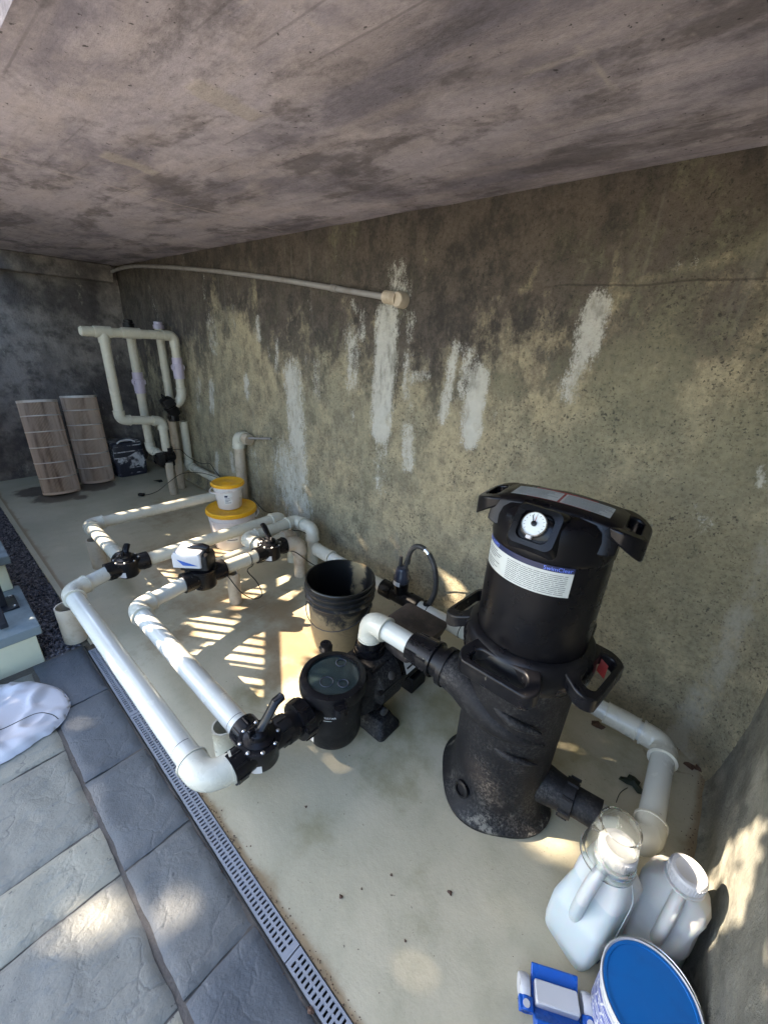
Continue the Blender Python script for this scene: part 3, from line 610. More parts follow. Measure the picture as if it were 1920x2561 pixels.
# support posts: open pipe stubs
def post(x,y,r,h,label,mat='pvc_old'):
    mb=MB(); mb.lathe([(r,0),(r,h),(r-.006,h),(r-.006,h-.12)],(x,y,0),seg=32)
    o=mb.build('support_post', M[mat], None, (x,y,0)); tag(o,label,'post','short pipe stubs holding the pipes up')
post(-2.085,.232,.050,.188,'fattest open pipe stub, standing at the head of the drain')
post(-2.735,.52,.043,.190,'pipe stub propping the farthest pipe loop on bare floor')
post(-1.826,.917,.034,.19,'pipe stub under the short pipe behind the actuator valve')
post(-.985,.405,.038,.195,'open topped pipe stub beside the front three-way valve','elbow')

# ------------------------------------------------------------------ valves
def valve(label, c, ports, haz, tilt=0, s=1., hl=1., grp='black diverter valves on the floor pipes', knob=True, band=True):
    c=Vector(c); t=thing('diverter_valve',label,'valve',c,grp)
    R=.056*s; mb=MB()
    mb.lathe([(R*.35,-.058*s),(R*.8,-.054*s),(R*.97,-.04*s),(R*.97,.028*s),(R*1.13,.032*s),(R*1.13,.042*s),(R*.9,.044*s)],c); mb.build('body', M['black'], t, c)
    if band:
        mb=MB(); vs=[]; m=16
        for q in range(m+1):
            a=radians(-150+120*q/m)
            for z in (-.042,-.012): vs.append(c+Vector((R*.985*cos(a),R*.985*sin(a),z*s)))
        mb.add(vs,[(2*q,2*q+2,2*q+3,2*q+1) for q in range(m)]); mb.build('label_band', M['labelwhite'], t, c)
    for d in ports:
        d=Vector(d); mb=MB(); mb.tube([c+d*R*.6,c+d*R*.95,c+d*(R+.008),c+d*(R+.045*s),c+d*(R+.045*s)],[.042*s,.042*s,.046*s,.046*s,.038*s],28)
        for q in range(8):
            a=2*pi*q/8; mm=axisM(d); p=c+d*(R+.012)+mm@Vector((.0465*s*cos(a),.0465*s*sin(a),0)); mb.tube([p-d*.006,p+d*.026],.0025,6)
        mb.build('port', M['black'], t, c)
    mb=MB(); mb.lathe([(R*.86,.044*s),(R*.84,.050*s),(R*.55,.056*s),(R*.5,.070*s),(R*.3,.078*s),(.001,.079*s)],c); cv=mb.build('cover', M['blackclean'], t, c)
    for q in range(8):
        a=2*pi*(q+.5)/8; p=c+Vector((R*.99*cos(a),R*.99*sin(a),.042*s)); mb=MB(); mb.lathe([(.0062,0),(.0062,.004),(.003,.0065),(.0001,.0065)],p,seg=10); mb.build('screw', M['steel'], cv, c)
    h=Vector((cos(haz),sin(haz),0)); b=c+Vector((0,0,.066*s)); mb=MB()
    mb.tube([b-h*.02,b+h*.005+Vector((0,0,.006)),b+h*.03*hl+Vector((0,0,.022+tilt*.3)),b+h*.07*hl+Vector((0,0,.045+tilt)),b+h*.098*hl+Vector((0,0,.052+tilt)),b+h*.102*hl+Vector((0,0,.052+tilt))],[.012,.014,.013,.0135,.0125,.005],14,sq=(.8,1.25))
    mb.build('handle', M['blackclean'], t, c)
    mb=MB(); mb.box(b-h*.022+Vector((0,0,.012)),(.02,.012,.03),rz=haz); mb.build('lock_knob', M['blackclean'], t, c, bevel=.003)
    return t
valve('black three-way valve in front, joining both long white pipes to the pump', V4, [(0,-1,0),(-1,0,0),(0,1,0)], radians(84), tilt=.035, hl=.85)
valve('black three-way valve at the far end of the longest pipe, over bare shaded floor', V1, [(0,-1,0),(-1,0,0),(0,1,0)], radians(140), tilt=-.012, hl=.42)
valve('black diverter valve with white sunlit cover, between the actuator and the wall', V3, [(0,-1,0),(-1,0,0),(0,1,0)], radians(170), tilt=.01)
def actuator(label, c, ports, up=(0,0,1), boxdir=(-1,0,0), face='labelwhite', s=1., grp='black motorised valves'):
    """diverter body with a motor box stacked on its cover"""
    c=Vector(c); t=thing('actuator_valve',label,'valve',c,grp)
    Mx=Matrix.Identity(3)
    u=Vector(up).normalized(); bx=Vector(boxdir).normalized(); by=u.cross(bx); Mx=Matrix(((bx.x,by.x,u.x),(bx.y,by.y,u.y),(bx.z,by.z,u.z)))
    R=.054*s; mb=MB(); mb.lathe([(R*.4,-.055*s),(R*.9,-.05*s),(R,-.035*s),(R,.03*s),(R*1.12,.034*s),(R*1.12,.044*s),(R*.9,.046*s)],c,Mx); mb.build('body', M['black'], t, c)
    for d in ports:
        d=Vector(d); mb=MB(); mb.tube([c+d*R*.6,c+d*(R+.008),c+d*(R+.043*s),c+d*(R+.043*s)],[.042*s,.046*s,.046*s,.038*s],24); mb.build('port', M['black'], t, c)
    mb=MB(); mb.loft([[c+Mx@Vector((p[0]+.018*s,p[1],z)) for p in rrect(w,h,.009*s)] for z,w,h in ((.05*s,.10*s,.075*s),(.055*s,.125*s,.095*s),(.105*s,.125*s,.095*s),(.122*s,.115*s,.085*s),(.128*s,.095*s,.065*s))])
    bxo=mb.build('motor_box', M['blackrough'], t, c, smooth=30)
    mb=MB(); mb.tube([c+Mx@Vector(p) for p in ((-.03*s,-.0,.128*s),(-.03*s,0,.145*s),(-.01*s,0,.152*s),(.03*s,0,.150*s),(.055*s,0,.142*s))],[.010*s,.012*s,.012*s,.010*s,.007*s],12,sq=(.8,1.3)); mb.build('handle', M['blackclean'], t, c)
    if face:
        mb=MB(); q=[(.0825*s,-.040*s,.058*s),(.0825*s,.040*s,.058*s),(.0825*s,.040*s,.104*s),(.0825*s,-.040*s,.104*s)]
        mb.add([c+Mx@Vector(p) for p in q],[(0,1,2,3)])
        q=[(-.01*s,-.036*s,.1295*s),(-.01*s,.036*s,.1295*s),(.055*s,.034*s,.1295*s),(.055*s,-.034*s,.1295*s)]; lb=mb.build('label', M[face], t, c, smooth=0)
        mb=MB(); q=[(-.005*s,.0547*s,.082*s),(.060*s,.0547*s,.082*s),(.085*s,.0547*s,.112*s),(.050*s,.0547*s,.100*s)]; mb.add([c+Mx@Vector(p) for p in q],[(0,1,2,3)]); q=[(.1095*s,-.030*s,.082*s),(.1095*s,.034*s,.082*s),(.1095*s,.030*s,.106*s),(.1095*s,-.005*s,.096*s)]; mb.add([c+Mx@Vector(p) for p in q],[(0,1,2,3)]); mb.build('label_blue_swoosh', M['blue2'], lb, c, smooth=0)
        mb=MB(); mb.loft([[c+Mx@Vector((p[0]+.035*s,p[1],z)) for p in rrect(.085*s,.088*s,.018*s)] for z in (.1235*s,.1305*s)]) if False else mb.loft([[c+Mx@Vector((p[0]+.045*s,p[1],z)) for p in rrect(w,h,.010*s)] for z,w,h in ((.070*s,.128*s,.108*s),(.124*s,.128*s,.108*s),(.138*s,.116*s,.096*s),(.141*s,.10*s,.08*s))]); mb.build('white_cap', M['whiteplastic'], t, c, smooth=30)
    return t
actuator('motorised valve with white cap and blue sticker in the sunlit patch', V2, [(0,-1,0),(0,1,0),(-1,0,0)], boxdir=(-.75,-.66,0), s=1.12)

# ------------------------------------------------------------------ rack of pipes at the far end
RXX=-3.72
rr=.034
pipe_run('pipe_run','left leg of the far rack, stepping sideways down to the lower black valve',
    [(RXX,1.075,1.345),(RXX,1.075,.70),(RXX,1.385,.66),(RXX,1.385,.40)], r=rr, mat='pvc', group='pipes of the far rack')
t=thing('pipe_run','horizontal capped crossbar pipe on top of the far rack','pipe',(RXX,.94,1.345),'pipes of the far rack'); L=(RXX,.94,1.345)
mb=MB(); mb.tube([(RXX,.93,1.345),(RXX,.94,1.345),(RXX,1.545,1.34)],[.024,rr,rr],28); mb.build('pipe', M['pvc'], t, L)
mb=MB(); mb.tube([(RXX,1.02,1.345),(RXX,1.13,1.345)],rr*1.18,28); mb.tube([(RXX,1.075,1.345),(RXX,1.075,1.27)],rr*1.18,28); mb.build('tee', M['elbow'], t, L)
mb=MB(); mb.tube([(RXX,1.20,1.345),(RXX,1.33,1.344)],rr*1.17,28); mb.build('coupling', M['elbow'], t, L)
# right elbow
c0=Vector((RXX,1.585,1.34)); path=[Vector((RXX,1.50,1.34))]; 
for q in range(9):
    s=q/8; path.append(Vector((RXX,1.535,1.34))*(1-s)**2+c0*2*s*(1-s)+Vector((RXX,1.585,1.29))*s*s)
path.append(Vector((RXX,1.585,1.25))); mb=MB(); mb.tube(path,rr*1.17,28); mb.build('elbow', M['elbow'], t, L)
pipe_run('pipe_run','right leg of the far rack, with a lilac union and a bend above the valve',
    [(RXX,1.585,1.27),(RXX,1.585,.85),(RXX-.02,1.53,.775)], r=rr, mat='pvc', group='pipes of the far rack')
rp2=pipe_run('pipe_run','middle rear pipe of the far rack with a lilac union, elbowing forward near the floor',
    [(-3.93,1.33,1.40),(-3.93,1.33,.37),(-3.80,1.37,.34)], r=rr, mat='pvc', group='pipes of the far rack')
rp3=pipe_run('pipe_run','rear pipe of the far rack closest to the long wall',
    [(-3.97,1.575,1.40),(-3.95,1.575,.17),(-3.86,1.575,.17)], r=rr, mat='pvc', group='pipes of the far rack')
for x,y,z,l in ((RXX,1.585,1.085,'lilac pipe union on the right leg of the far rack'),(-3.93,1.33,.955,'lilac pipe union on the middle rear pipe of the far rack')):
    mb=MB(); p=[(rr*1.25,-.085),(rr*1.25,-.02),(rr*1.38,-.018),(rr*1.38,.03),(rr*1.18,.032),(rr*1.18,.085)]; mb.lathe([(rr*1.0,-.086)]+p+[(rr,.086)],(x,y,z),seg=28)
    for q in range(6):
        a=q*pi/3; mb.box((x+rr*1.38*cos(a),y+rr*1.38*sin(a),z+.006),(.012,.006,.03),rz=a)
    tag(mb.build('pipe_union', M['lilac'], None, (x,y,z)), l,'pipe union','lilac unions on the far rack')
for par,x,y,m_ in ((rp2,-3.93,1.33,'black'),(rp3,-3.97,1.575,'lilac')):
    mb=MB(); mb.lathe([(rr*1.25,0),(rr*1.25,.03),(rr*.9,.034)],(x,y,1.385),seg=24); mb.lathe([(rr*1.0,.03),(rr*1.0,.055),(.01,.06)],(x,y,1.385),seg=24)
    mb.build('cap', M[m_], par, par.location)
actuator('lower black motorised valve of the far rack, sitting on its thin post', (RXX,1.40,.345), [(0,0,1),(0,0,-1)], up=(0,-1,0), boxdir=(0,0,-1), face=None, s=.85)
actuator('upper black motorised valve of the far rack, tilted beside the wall', (RXX-.03,1.50,.735), [(0,.5,.86),(0,0,-1)], up=(0,-.45,.9), boxdir=(.9,-.1,0), face=None, s=.95)
def rpost(x,y,h,l,r=.033):
    mb=MB(); mb.tube([(x,y,0),(x,y,h)],r,24); tag(mb.build('rack_post', M['pvc_old'], None,(x,y,0)), l,'post','posts of the far rack')
rpost(-3.69,1.375,.30,'short aged post under the lower black rack valve')
rpost(-3.80,1.50,.65,'tall aged post under the upper black rack valve')
pipe_run('pipe_run','pipe along the wall foot from the far rack towards the yellow lidded tubs',
    [(-3.80,1.60,.62),(-3.80,1.60,.20),(-2.95,1.585,.20)], r=.034, mat='pvc', group='pipes of the far rack')
pipe_run('pipe_run','upright pipe behind the small tub elbowing into the stained wall',
    [(-2.86,1.60,.02),(-2.86,1.60,.655),(-2.70,1.615,.655)], r=.040, mat='pvc_old', group=None, grp=False, ends=(0,.02))
mb=MB(); mb.tube([(-2.74,1.60,.665),(-2.50,1.655,.70)],.008,10); tag(mb.build('metal_rod', M['greymetal'],None,(-2.7,1.6,.67)),'thin grey rod from the wall elbow into the stained wall','rod')
# conduit
t=thing('conduit','thin grey conduit sloping across the top of the stained wall','conduit',(-1.39,1.63,1.58)); L=(-1.39,1.63,1.58)
mb=MB(); mb.tube(smooth_path([(-1.42,1.625,1.585),(-1.79,1.632,1.632),(-2.3,1.635,1.697),(-3.12,1.635,1.785),(-4.04,1.635,1.862),(-4.6,1.63,1.888),(-4.97,1.60,1.86)]),.0145,16); mb.build('pipe', M['greymetal'], t, L)
mb=MB(); mb.tube([(-1.78,1.632,1.631),(-1.83,1.633,1.638)],.0185,16); mb.build('coupling', M['greymetal'], t, L)
mb=MB(); mb.tube([(-1.44,1.626,1.588),(-1.36,1.624,1.577)],.029,20); mb.lathe([(.036,-.03),(.036,.02),(.03,.03)],(-1.352,1.635,1.575),axisM((0,-1,0)),24); mb.build('wall_box', M['pvc_old'], t, L)

# ------------------------------------------------------------------ pool filter
fx,fy=-.273,1.0; FL=(fx,fy,0)
F=thing('pool_filter','tall black pool filter tank with pressure gauge and grey instruction label','filter',FL)
mb=MB(); rings=[]
prof=[(0,.176,.176,.75,0),(.018,.180,.180,.75,0),(.026,.174,.174,.78,0),(.05,.160,.160,.88,0),(.09,.153,.153,.97,0),(.14,.150,.150,1,0),(.30,.151,.151,1,0),(.52,.153,.153,1,0),(.60,.155,.155,1,0)]
for z,a,b,e_,_ in prof: rings.append(sellipse(a,b,e_,64,z,fx,fy,radians(35)))
mb.loft(rings); mb.build('lower_tank', M['dusty'], F, FL, smooth=40)
mb=MB()
for a in (-95,-150,150,80,20,-30):
    a=radians(a); mb.lathe([(.014,.0),(.014,.030),(.008,.031),(.008,.026)],(fx+.155*cos(a),fy+.155*sin(a),0),seg=14)
mb.build('foot_boss', M['blackrough'], F, FL)
mb=MB(); d=Vector((sin(radians(-15)),-cos(radians(-15)),.25)).normalized(); mb.lathe([(.026,0),(.026,.012),(.018,.014),(.018,.008)],(fx-.045,fy-.150,.085),axisM(d),24); mb.build('drain_plug', M['black'], F, FL)
# inlet sleeve swept round the front
mb=MB(); mb.tube(smooth_path([(-.47,.925,.435),(-.40,.915,.43),(-.34,.893,.42),(-.27,.878,.405),(-.20,.885,.39),(-.14,.92,.375)],5),
    [.060]*8+[.059,.058,.057,.055,.052,.049,.046,.043,.040,.036,.032,.028,.024,.020,.015,.010,.006,.003][:18],28); mb.build('inlet_sleeve', M['dusty'], F, FL, smooth=60)
mb=MB(); mb.tube(smooth_path([(-.30,.862,.475),(-.22,.853,.462),(-.15,.885,.448)],5),[.004,.008,.012,.014,.015,.015,.014,.012,.009,.006,.003],14); mb.build('moulded_rib', M['dusty'], F, FL, smooth=60); mb=MB(); mb.tube(smooth_path([(-.27,.858,.330),(-.20,.862,.325),(-.14,.90,.318)],5),[.003,.006,.010,.012,.012,.012,.011,.009,.007,.004,.002],14); mb.build('moulded_rib', M['dusty'], F, FL, smooth=60)
mb=MB(); mb.tube([(-.460,.925,.435),(-.466,.925,.435),(-.466,.925,.435),(-.484,.925,.435),(-.484,.925,.435)],[.060,.060,.066,.066,.05],32)
mb.tube([(-.484,.925,.435),(-.515,.925,.437),(-.516,.925,.437),(-.524,.925,.437),(-.524,.925,.437)],[.053,.053,.062,.062,.05],32); mb.build('inlet_collar', M['black'], F, FL)
# outlet
mb=MB(); mb.tube([(-.14,1.01,.135),(-.10,1.01,.138),(-.065,1.012,.140)],[.062,.055,.050],28); mb.tube([(-.067,1.012,.14),(-.067,1.012,.14),(-.035,1.014,.142),(-.035,1.014,.142)],[.045,.058,.058,.045],12); mb.tube([(-.035,1.014,.142),(.035,1.02,.145)],.044,28)
for q in range(8):
    a=q*pi/4; mb.tube([(-.066,1.012+.058*cos(a),.14+.058*sin(a)),(-.036,1.014+.058*cos(a),.142+.058*sin(a))],.005,6)
mb.build('outlet_union', M['dusty'], F, FL)
# collar
def ringprof(c, prof, seg=64): 
    mb=MB(); rings=[[Vector((c[0]+r*cos(2*pi*j/seg),c[1]+r*sin(2*pi*j/seg),z)) for j in range(seg)] for r,z in prof]; mb.loft(rings,closed=True); return mb
mb=ringprof((fx,fy),[(.150,.585),(.168,.580),(.180,.592),(.183,.620),(.178,.655),(.166,.672),(.150,.676)]); col=mb.build('clamp_collar', M['black'], F, FL, smooth=50)
def plate_frame(name, outer, inner, fn, th, parent, mat, bevel=.005):
    """outer/inner: closed outlines with equal counts in (a,b); fn maps (a,b,depth) to a point"""
    n=len(outer); mb=MB(); vs=[fn(*p,0) for p in outer]+[fn(*p,0) for p in inner]+[fn(*p,th) for p in outer]+[fn(*p,th) for p in inner]; fs=[]
    for i in range(n):
        j=(i+1)%n; fs+=[(i,j,n+j,n+i),(2*n+j,2*n+i,3*n+i,3*n+j),(j,i,2*n+i,2*n+j),(n+i,n+j,3*n+j,3*n+i)]
    mb.add(vs,fs); return mb.build(name, mat, parent, FL, bevel=bevel, smooth=50, seg=3)
for a in (-90,-7,176,82):
    ar=radians(a)
    def fn(t,r,d,ar=ar):
        er=Vector((cos(ar),sin(ar),0)); et=Vector((-sin(ar),cos(ar),0)); q=(r-.15)/.1
        th_=t/.21
        return Vector((fx,fy,0))+er*(r*cos(th_)+.0)+et*(r*sin(th_))*.98+Vector((0,0,.672-.030*q-d*(.75+.25*q)))
    outer=[(p[0]*(1-.16*max(0,p[1]/.10)),p[1]+.192) for p in rrect(.235,.104,.036,7)]; inner=[(p[0],p[1]+.203) for p in rrect(.158,.042,.018,7)]
    plate_frame('handle',outer,inner,fn,.046,F,M['black'])
# upper tank
mb=MB(); mb.lathe([(.140,.60),(.148,.66),(.149,.72),(.1485,.90),(.1475,.955)],(fx,fy,0),seg=72); mb.build('upper_tank', M['blackclean'], F, FL)
mb=MB(); mb.lathe([(.1480,.950),(.1500,.953),(.1500,.966),(.1495,.990),(.146,1.012),(.138,1.032),(.122,1.046),(.09,1.052),(.001,1.052)],(fx,fy,0),seg=72); lid=mb.build('lid', M['blackclean'], F, FL, smooth=60)
# lid top bar with wing handles
BA=radians(4)
def lidP(u,v,z): return Vector((fx+u*cos(BA)-v*sin(BA), fy+.005+u*sin(BA)+v*cos(BA), z))
mb=MB(); rings=[]
for u,hw,zt,zb_ in ((-.150,.070,1.046,.99),(-.125,.080,1.055,.985),(-.08,.078,1.060,.985),(0,.074,1.062,.985),(.08,.078,1.060,.985),(.125,.080,1.055,.985),(.150,.070,1.046,.99)):
    rings.append([lidP(u,y*hw,z) for y,z in ((-1.25,zb_),(-1.08,(zb_+zt)/2),(-.96,zt-.006),(-.75,zt),(.75,zt),(.96,zt-.006),(1.08,(zb_+zt)/2),(1.25,zb_))])
mb.loft(rings); mb.build('top_bar', M['blackclean'], lid, FL, smooth=50, bevel=.004)
for s_ in (-1,1):
    outer=[(p[0]*(1-.10*max(0,p[1]/.065)),p[1]+.150) for p in rrect(.165,.102,.048,8)]; inner=[(p[0],p[1]+.166) for p in rrect(.090,.032,.0155,8)]
    plate_frame('lid_handle',outer,inner,lambda t,u,d,s_=s_: lidP(s_*u,t,1.050-3.4*max(0,u-.12)**2-d*(.5+2.0*max(0,(u-.1)/.1))),.022,lid,M['blackclean'])
# warning label on the bar
def quadl(u0,u1,v0,v1,z,name,mat,par):
    mb=MB(); n=12; vs=[]
    for i in range(n+1):
        u=u0+(u1-u0)*i/n; zz=z-.010*(u/.13)**2.2*1.0 if abs(u)>0 else z
        zz=z-.010*abs(u/.13)**2.2
        vs+= [lidP(u,v0,zz),lidP(u,v1,zz)]
    mb.add(vs,[(2*i,2*i+2,2*i+3,2*i+1) for i in range(n)]); return mb.build(name, mat, par, FL, smooth=0)
lb=quadl(-.125,.125,-.042,.046,1.0632,'warning_label',M['red'],lid)
quadl(-.122,-.003,-.040,.034,1.0638,'label_panel',M['label'],lb); quadl(.003,.122,-.040,.034,1.0638,'label_panel',M['label'],lb)
def bar_text(s,u0,v0,size,mat,name,par):
    v,f=text_verts(s,size); mb=MB(); mb.add([lidP(u0+a,v0+b,1.0646-.010*abs((u0+a)/.13)**2.2) for a,b,_ in v],f); mb.build(name,mat,par,FL,smooth=0)
bar_text('WARNING',-.062,.040,.011,M['print'],'lettering',lb); bar_text('ADVERTENCIA',.062,.040,.011,M['print'],'lettering',lb)
mb=MB(); rl2=random.Random(5)
for k in range(9):
    v=-.035+.0074*k
    for a,b in ((-.118,-.007),(.008,.118)):
        bb=b-rl2.uniform(0,.03); n=6; vs=[]
        for i in range(n+1):
            u=a+(bb-a)*i/n; zz=1.0644-.010*abs(u/.13)**2.2; vs+=[lidP(u,v,zz),lidP(u,v+.0022,zz)]
        mb.add(vs,[(2*i,2*i+2,2*i+3,2*i+1) for i in range(n)])
mb.build('fine_print', M['print'], lb, FL, smooth=0)
# gauge
gd=Vector((.0,-.84,.54)).normalized(); gc=Vector((fx-.004,fy-.136,1.030)); G=axisM(gd)
mb=MB(); mb.loft([[gc+G@Vector((p[0],p[1]-.004,z)) for p in rrect(w,h,.018)] for z,w,h in ((-.05,.13,.12),(-.012,.116,.106),(.002,.104,.094),(.003,.076,.070),(-.006,.070,.064))],cap=True); mb.build('gauge_housing', M['blackclean'], lid, FL, smooth=40)
ga=mb=MB(); mb.lathe([(.0265,-.004),(.0285,.0),(.0285,.016),(.0262,.018),(.0262,.0155)],gc,G,40); ga=mb.build('gauge', M['chrome'], lid, FL)
mb=MB(); mb.lathe([(.0262,.0145),(.0262,.0158),(.001,.0158)],gc,G,40); mb.build('dial', M['dial'], ga, FL)
mb=MB()
for q in range(13):
    a=radians(-40+260*q/12); p=gc+G@Vector((.0215*cos(a),.0215*sin(a),.0163)); mb.box(p,(.0035,.0009,.0004),M=G@Matrix.Rotation(a,3,'Z'))
mb.lathe([(.0062,.0158),(.0062,.020),(.004,.021),(.001,.021)],gc,G,20); mb.box(gc+G@Vector((-.005,.009,.0175)),(.0016,.020,.0005),M=G@Matrix.Rotation(.45,3,'Z')); mb.build('needle', M['blackclean'], ga, FL)
mb=MB(); mb.box(gc+G@Vector((.0,.009,.0172)),(.0014,.018,.0005),M=G@Matrix.Rotation(.0,3,'Z')); mb.build('red_needle', M['red'], ga, FL)
mb=MB(); mb.box(gc+G@Vector((-.002,-.031,.008)),(.013,.008,.012),M=G); mb.build('gauge_stem', M['whiteplastic'], ga, FL, bevel=.002)
# body label
def cylp(a,z,r): a=radians(a); return Vector((fx+r*cos(a),fy+r*sin(a),z))
def arc_quad(a0,a1,zb0,zt0,r,name,mat,par,n=24):
    mb=MB(); vs=[]
    for i in range(n+1):
        a=a0+(a1-a0)*i/n; vs+=[cylp(a,zb0,r),cylp(a,zt0,r)]
    mb.add(vs,[(2*i,2*i+2,2*i+3,2*i+1) for i in range(n)]); return mb.build(name,mat,par,FL)
A0,A1=-147,-50
bl=arc_quad(A0,A1,.872,.950,.1496,'instruction_label',M['label'],F)
arc_quad(A0,A1,.936,.9505,.1501,'label_stripe',M['navy'],bl)
def cyl_text(s,ac,zc,size,mat,name,r=.1505):
    v,f=text_verts(s,size); mb=MB(); mb.add([cylp(ac+math.degrees(a/.149),zc+b,r) for a,b,_ in v],f); mb.build(name,mat,bl,FL,smooth=0)
M['bluetext']=simple('label_blue_letters',(.14,.22,.75),.45)
cyl_text('HAYWARD',-136,.9425,.0125,M['bluetext'],'lettering'); cyl_text('SwimClear',-64,.9430,.0145,M['bluetext'],'lettering')
mb=MB()
def pline(a0,a1,z,h):
    n=max(3,int((a1-a0)/4)); vs=[]
    for i in range(n+1):
        a=a0+(a1-a0)*i/n; vs+=[cylp(a,z,.1500),cylp(a,z+h,.1500)]
    mb.add(vs,[(2*i,2*i+2,2*i+3,2*i+1) for i in range(n)])
for k in range(9):
    z=.925-.0058*k
    if k not in(4,): pline(-144,-144+rl2.uniform(15,27),z,.0020)
for k in range(11):
    z=.927-.0050*k
    a=-110
    while a<-55:
        b=min(-53.5,a+rl2.uniform(3,14)); pline(a,b-.8,z,.0015); a=b
mb.build('fine_print', M['print'], bl, FL, smooth=0)
# red tag under the right collar handle
mb=MB(); mb.add([(-.092,1.045,.645),(-.068,1.025,.645),(-.068,1.025,.60),(-.092,1.045,.60)],[(0,1,2,3)]); mb.build('warning_sticker', M['red'], F, FL, smooth=0)

# ------------------------------------------------------------------ pump
px,py=-.80,.725; PL=(px,py,0)
P=thing('pool_pump','black pool pump with round clear strainer lid, tucked before the filter','pump',PL)
mb=MB(); mb.lathe([(.080,.058),(.096,.064),(.102,.085),(.101,.20),(.100,.275),(.104,.280),(.104,.286)],(px,py,0),seg=56); mb.build('strainer_body', M['blackrough'], P, PL)
mb=MB(); mb.lathe([(.108,.270),(.118,.274),(.119,.300),(.114,.318),(.100,.322),(.092,.3215),(.090,.314),(.088,.305)],(px,py,0),seg=56); lr=mb.build('lid_ring', M['black'], P, PL, smooth=45)
mb=MB(); mb.lathe([(.091,.306),(.090,.314),(.07,.3185),(.001,.320),],(px,py,0),seg=56); mb.build('clear_lid', M['lid'], P, PL)
mb=MB(); mb.lathe([(.086,.296),(.084,.30),(.060,.298),(.058,.285),(.001,.285)],(px,py,0),seg=48)
mb.build('basket', M['grey_clear'], P, PL)
mb=MB(); 
for (a,b,r) in ((.010,-.040,.022),(.055,-.005,.017),(-.02,.055,.018)):
    rings=[]; mb.tube([(px+a+r*cos(2*pi*k/20),py+b+r*sin(2*pi*k/20),.3205) for k in range(20)],.0018,6,closed=True)
mb.build('moulded_ring', M['grey_clear'], P, PL)
# lid ears
for az,ln in ((148,.050),(-32,.012)):
    a=radians(az); er=Vector((cos(a),sin(a),0)); c=Vector((px,py,.296)); mb=MB(); mb.tube([c+er*.105,c+er*(.118+ln*.5),c+er*(.118+ln)],[.020,.017,.023],14,sq=(.75,1.2)); mb.tube([c+er*(.118+ln)+Vector((0,0,-.012)),c+er*(.118+ln)+Vector((0,0,.014))],[.026,.022],16); mb.build('lid_knob', M['black'], P, PL)
# suction port and union
mb=MB(); mb.tube([(px,py-.085,.225),(px,py-.125,.226)],.052,28); mb.tube([(px,py-.125,.226),(px,py-.125,.226),(px,py-.165,.227),(px,py-.165,.227)],[.04,.066,.064,.045],28)
for q in range(10):
    a=q*pi/5; mb.tube([(px+.065*cos(a),py-.127,.226+.065*sin(a)),(px+.063*cos(a),py-.163,.226+.063*sin(a))],.005,8)
mb.tube([(px,py-.165,.227),(px,py-.212,.229)],.046,28); mb.build('suction_union', M['black'], P, PL)
mb=MB(); mb.tube([(px,py-.195,.229),(V4.x,V4.y+.095,.232)],.0385,28); mb.build('suction_pipe', M['pvc_new'], P, PL)
# volute behind the strainer
mb=MB(); mb.tube([(px,py+.05,.17),(px,py+.13,.175),(px,py+.15,.18),(px,py+.25,.18),(px,py+.265,.18)],[.075,.080,.115,.118,.100],40); mb.build('volute', M['dusty'], P, PL, smooth=40)
mb=MB(); 
for q in range(8):
    a=q*pi/4+.2; mb.tube([(px+.108*cos(a),py+.13,.18+.108*sin(a)),(px+.108*cos(a),py+.27,.18+.108*sin(a))],.010,10)
mb.build('volute_bolts', M['black'], P, PL)
# ribs between strainer and volute
mb=MB(); mb.loft([[Vector((px+x*w,y,z)) for x,z in ((-1,.10),(1,.10),(1,.255),(.6,.285),(-.6,.285),(-1,.255))] for y,w in ((py+.04,.06),(py+.10,.075),(py+.16,.09))]); mb.build('neck', M['dusty'], P, PL, bevel=.006)
# discharge
DX,DY=-.815,.925
mb=MB(); mb.tube([(DX,DY,.26),(DX,DY,.30),(DX,DY,.30),(DX,DY,.318),(DX,DY,.318),(DX,DY,.345)],[.062,.060,.056,.056,.048,.047],28); mb.build('discharge_port', M['black'], P, PL)
# motor
mb=MB(); mb.tube([(px+.005,py+.26,.18),(px+.005,py+.27,.18),(px+.005,py+.49,.18),(px+.005,py+.55,.18),(px+.005,py+.56,.18)],[.09,.098,.098,.09,.06],40); mb.build('motor', M['blackrough'], P, PL)
mb=MB()
for q in range(14):
    a=radians(-20+220*q/13); mb.tube([(px+.005+.099*cos(a),py+.30,.18+.099*sin(a)),(px+.005+.099*cos(a),py+.47,.18+.099*sin(a))],.004,6)
mb.build('cooling_fin', M['blackrough'], P, PL)
mb=MB(); mb.loft([[Vector((x+p[0],y+p[1],z)) for p in rrect(w,h,.02)] for z,w,h,x,y in ((.262,.17,.20,-.775,1.10),(.275,.20,.25,-.77,1.105),(.318,.215,.27,-.765,1.105),(.330,.21,.265,-.762,1.105),(.334,.19,.245,-.76,1.105))]); mb.build('motor_cover', M['board'], P, PL, smooth=30)
mb=MB(); mb.box((-.655,1.14,.27),(.05,.05,.04)); mb.tube([(-.64,1.14,.26),(-.61,1.15,.25),(-.60,1.16,.20)],.012,10); mb.build('cable_gland', M['black'], P, PL, bevel=.004)
# feet
mb=MB(); mb.loft([[Vector((px+.055+p[0],py+.165+p[1],z)) for p in rrect(w,h,.02)] for z,w,h in ((0,.19,.12),(.018,.19,.12),(.030,.17,.10),(.065,.13,.07))]); mb.build('foot', M['dusty'], P, PL, bevel=.004)
mb=MB(); mb.box((px,py+.42,.04),(.18,.10,.08)); mb.build('foot', M['blackrough'], P, PL, bevel=.006)
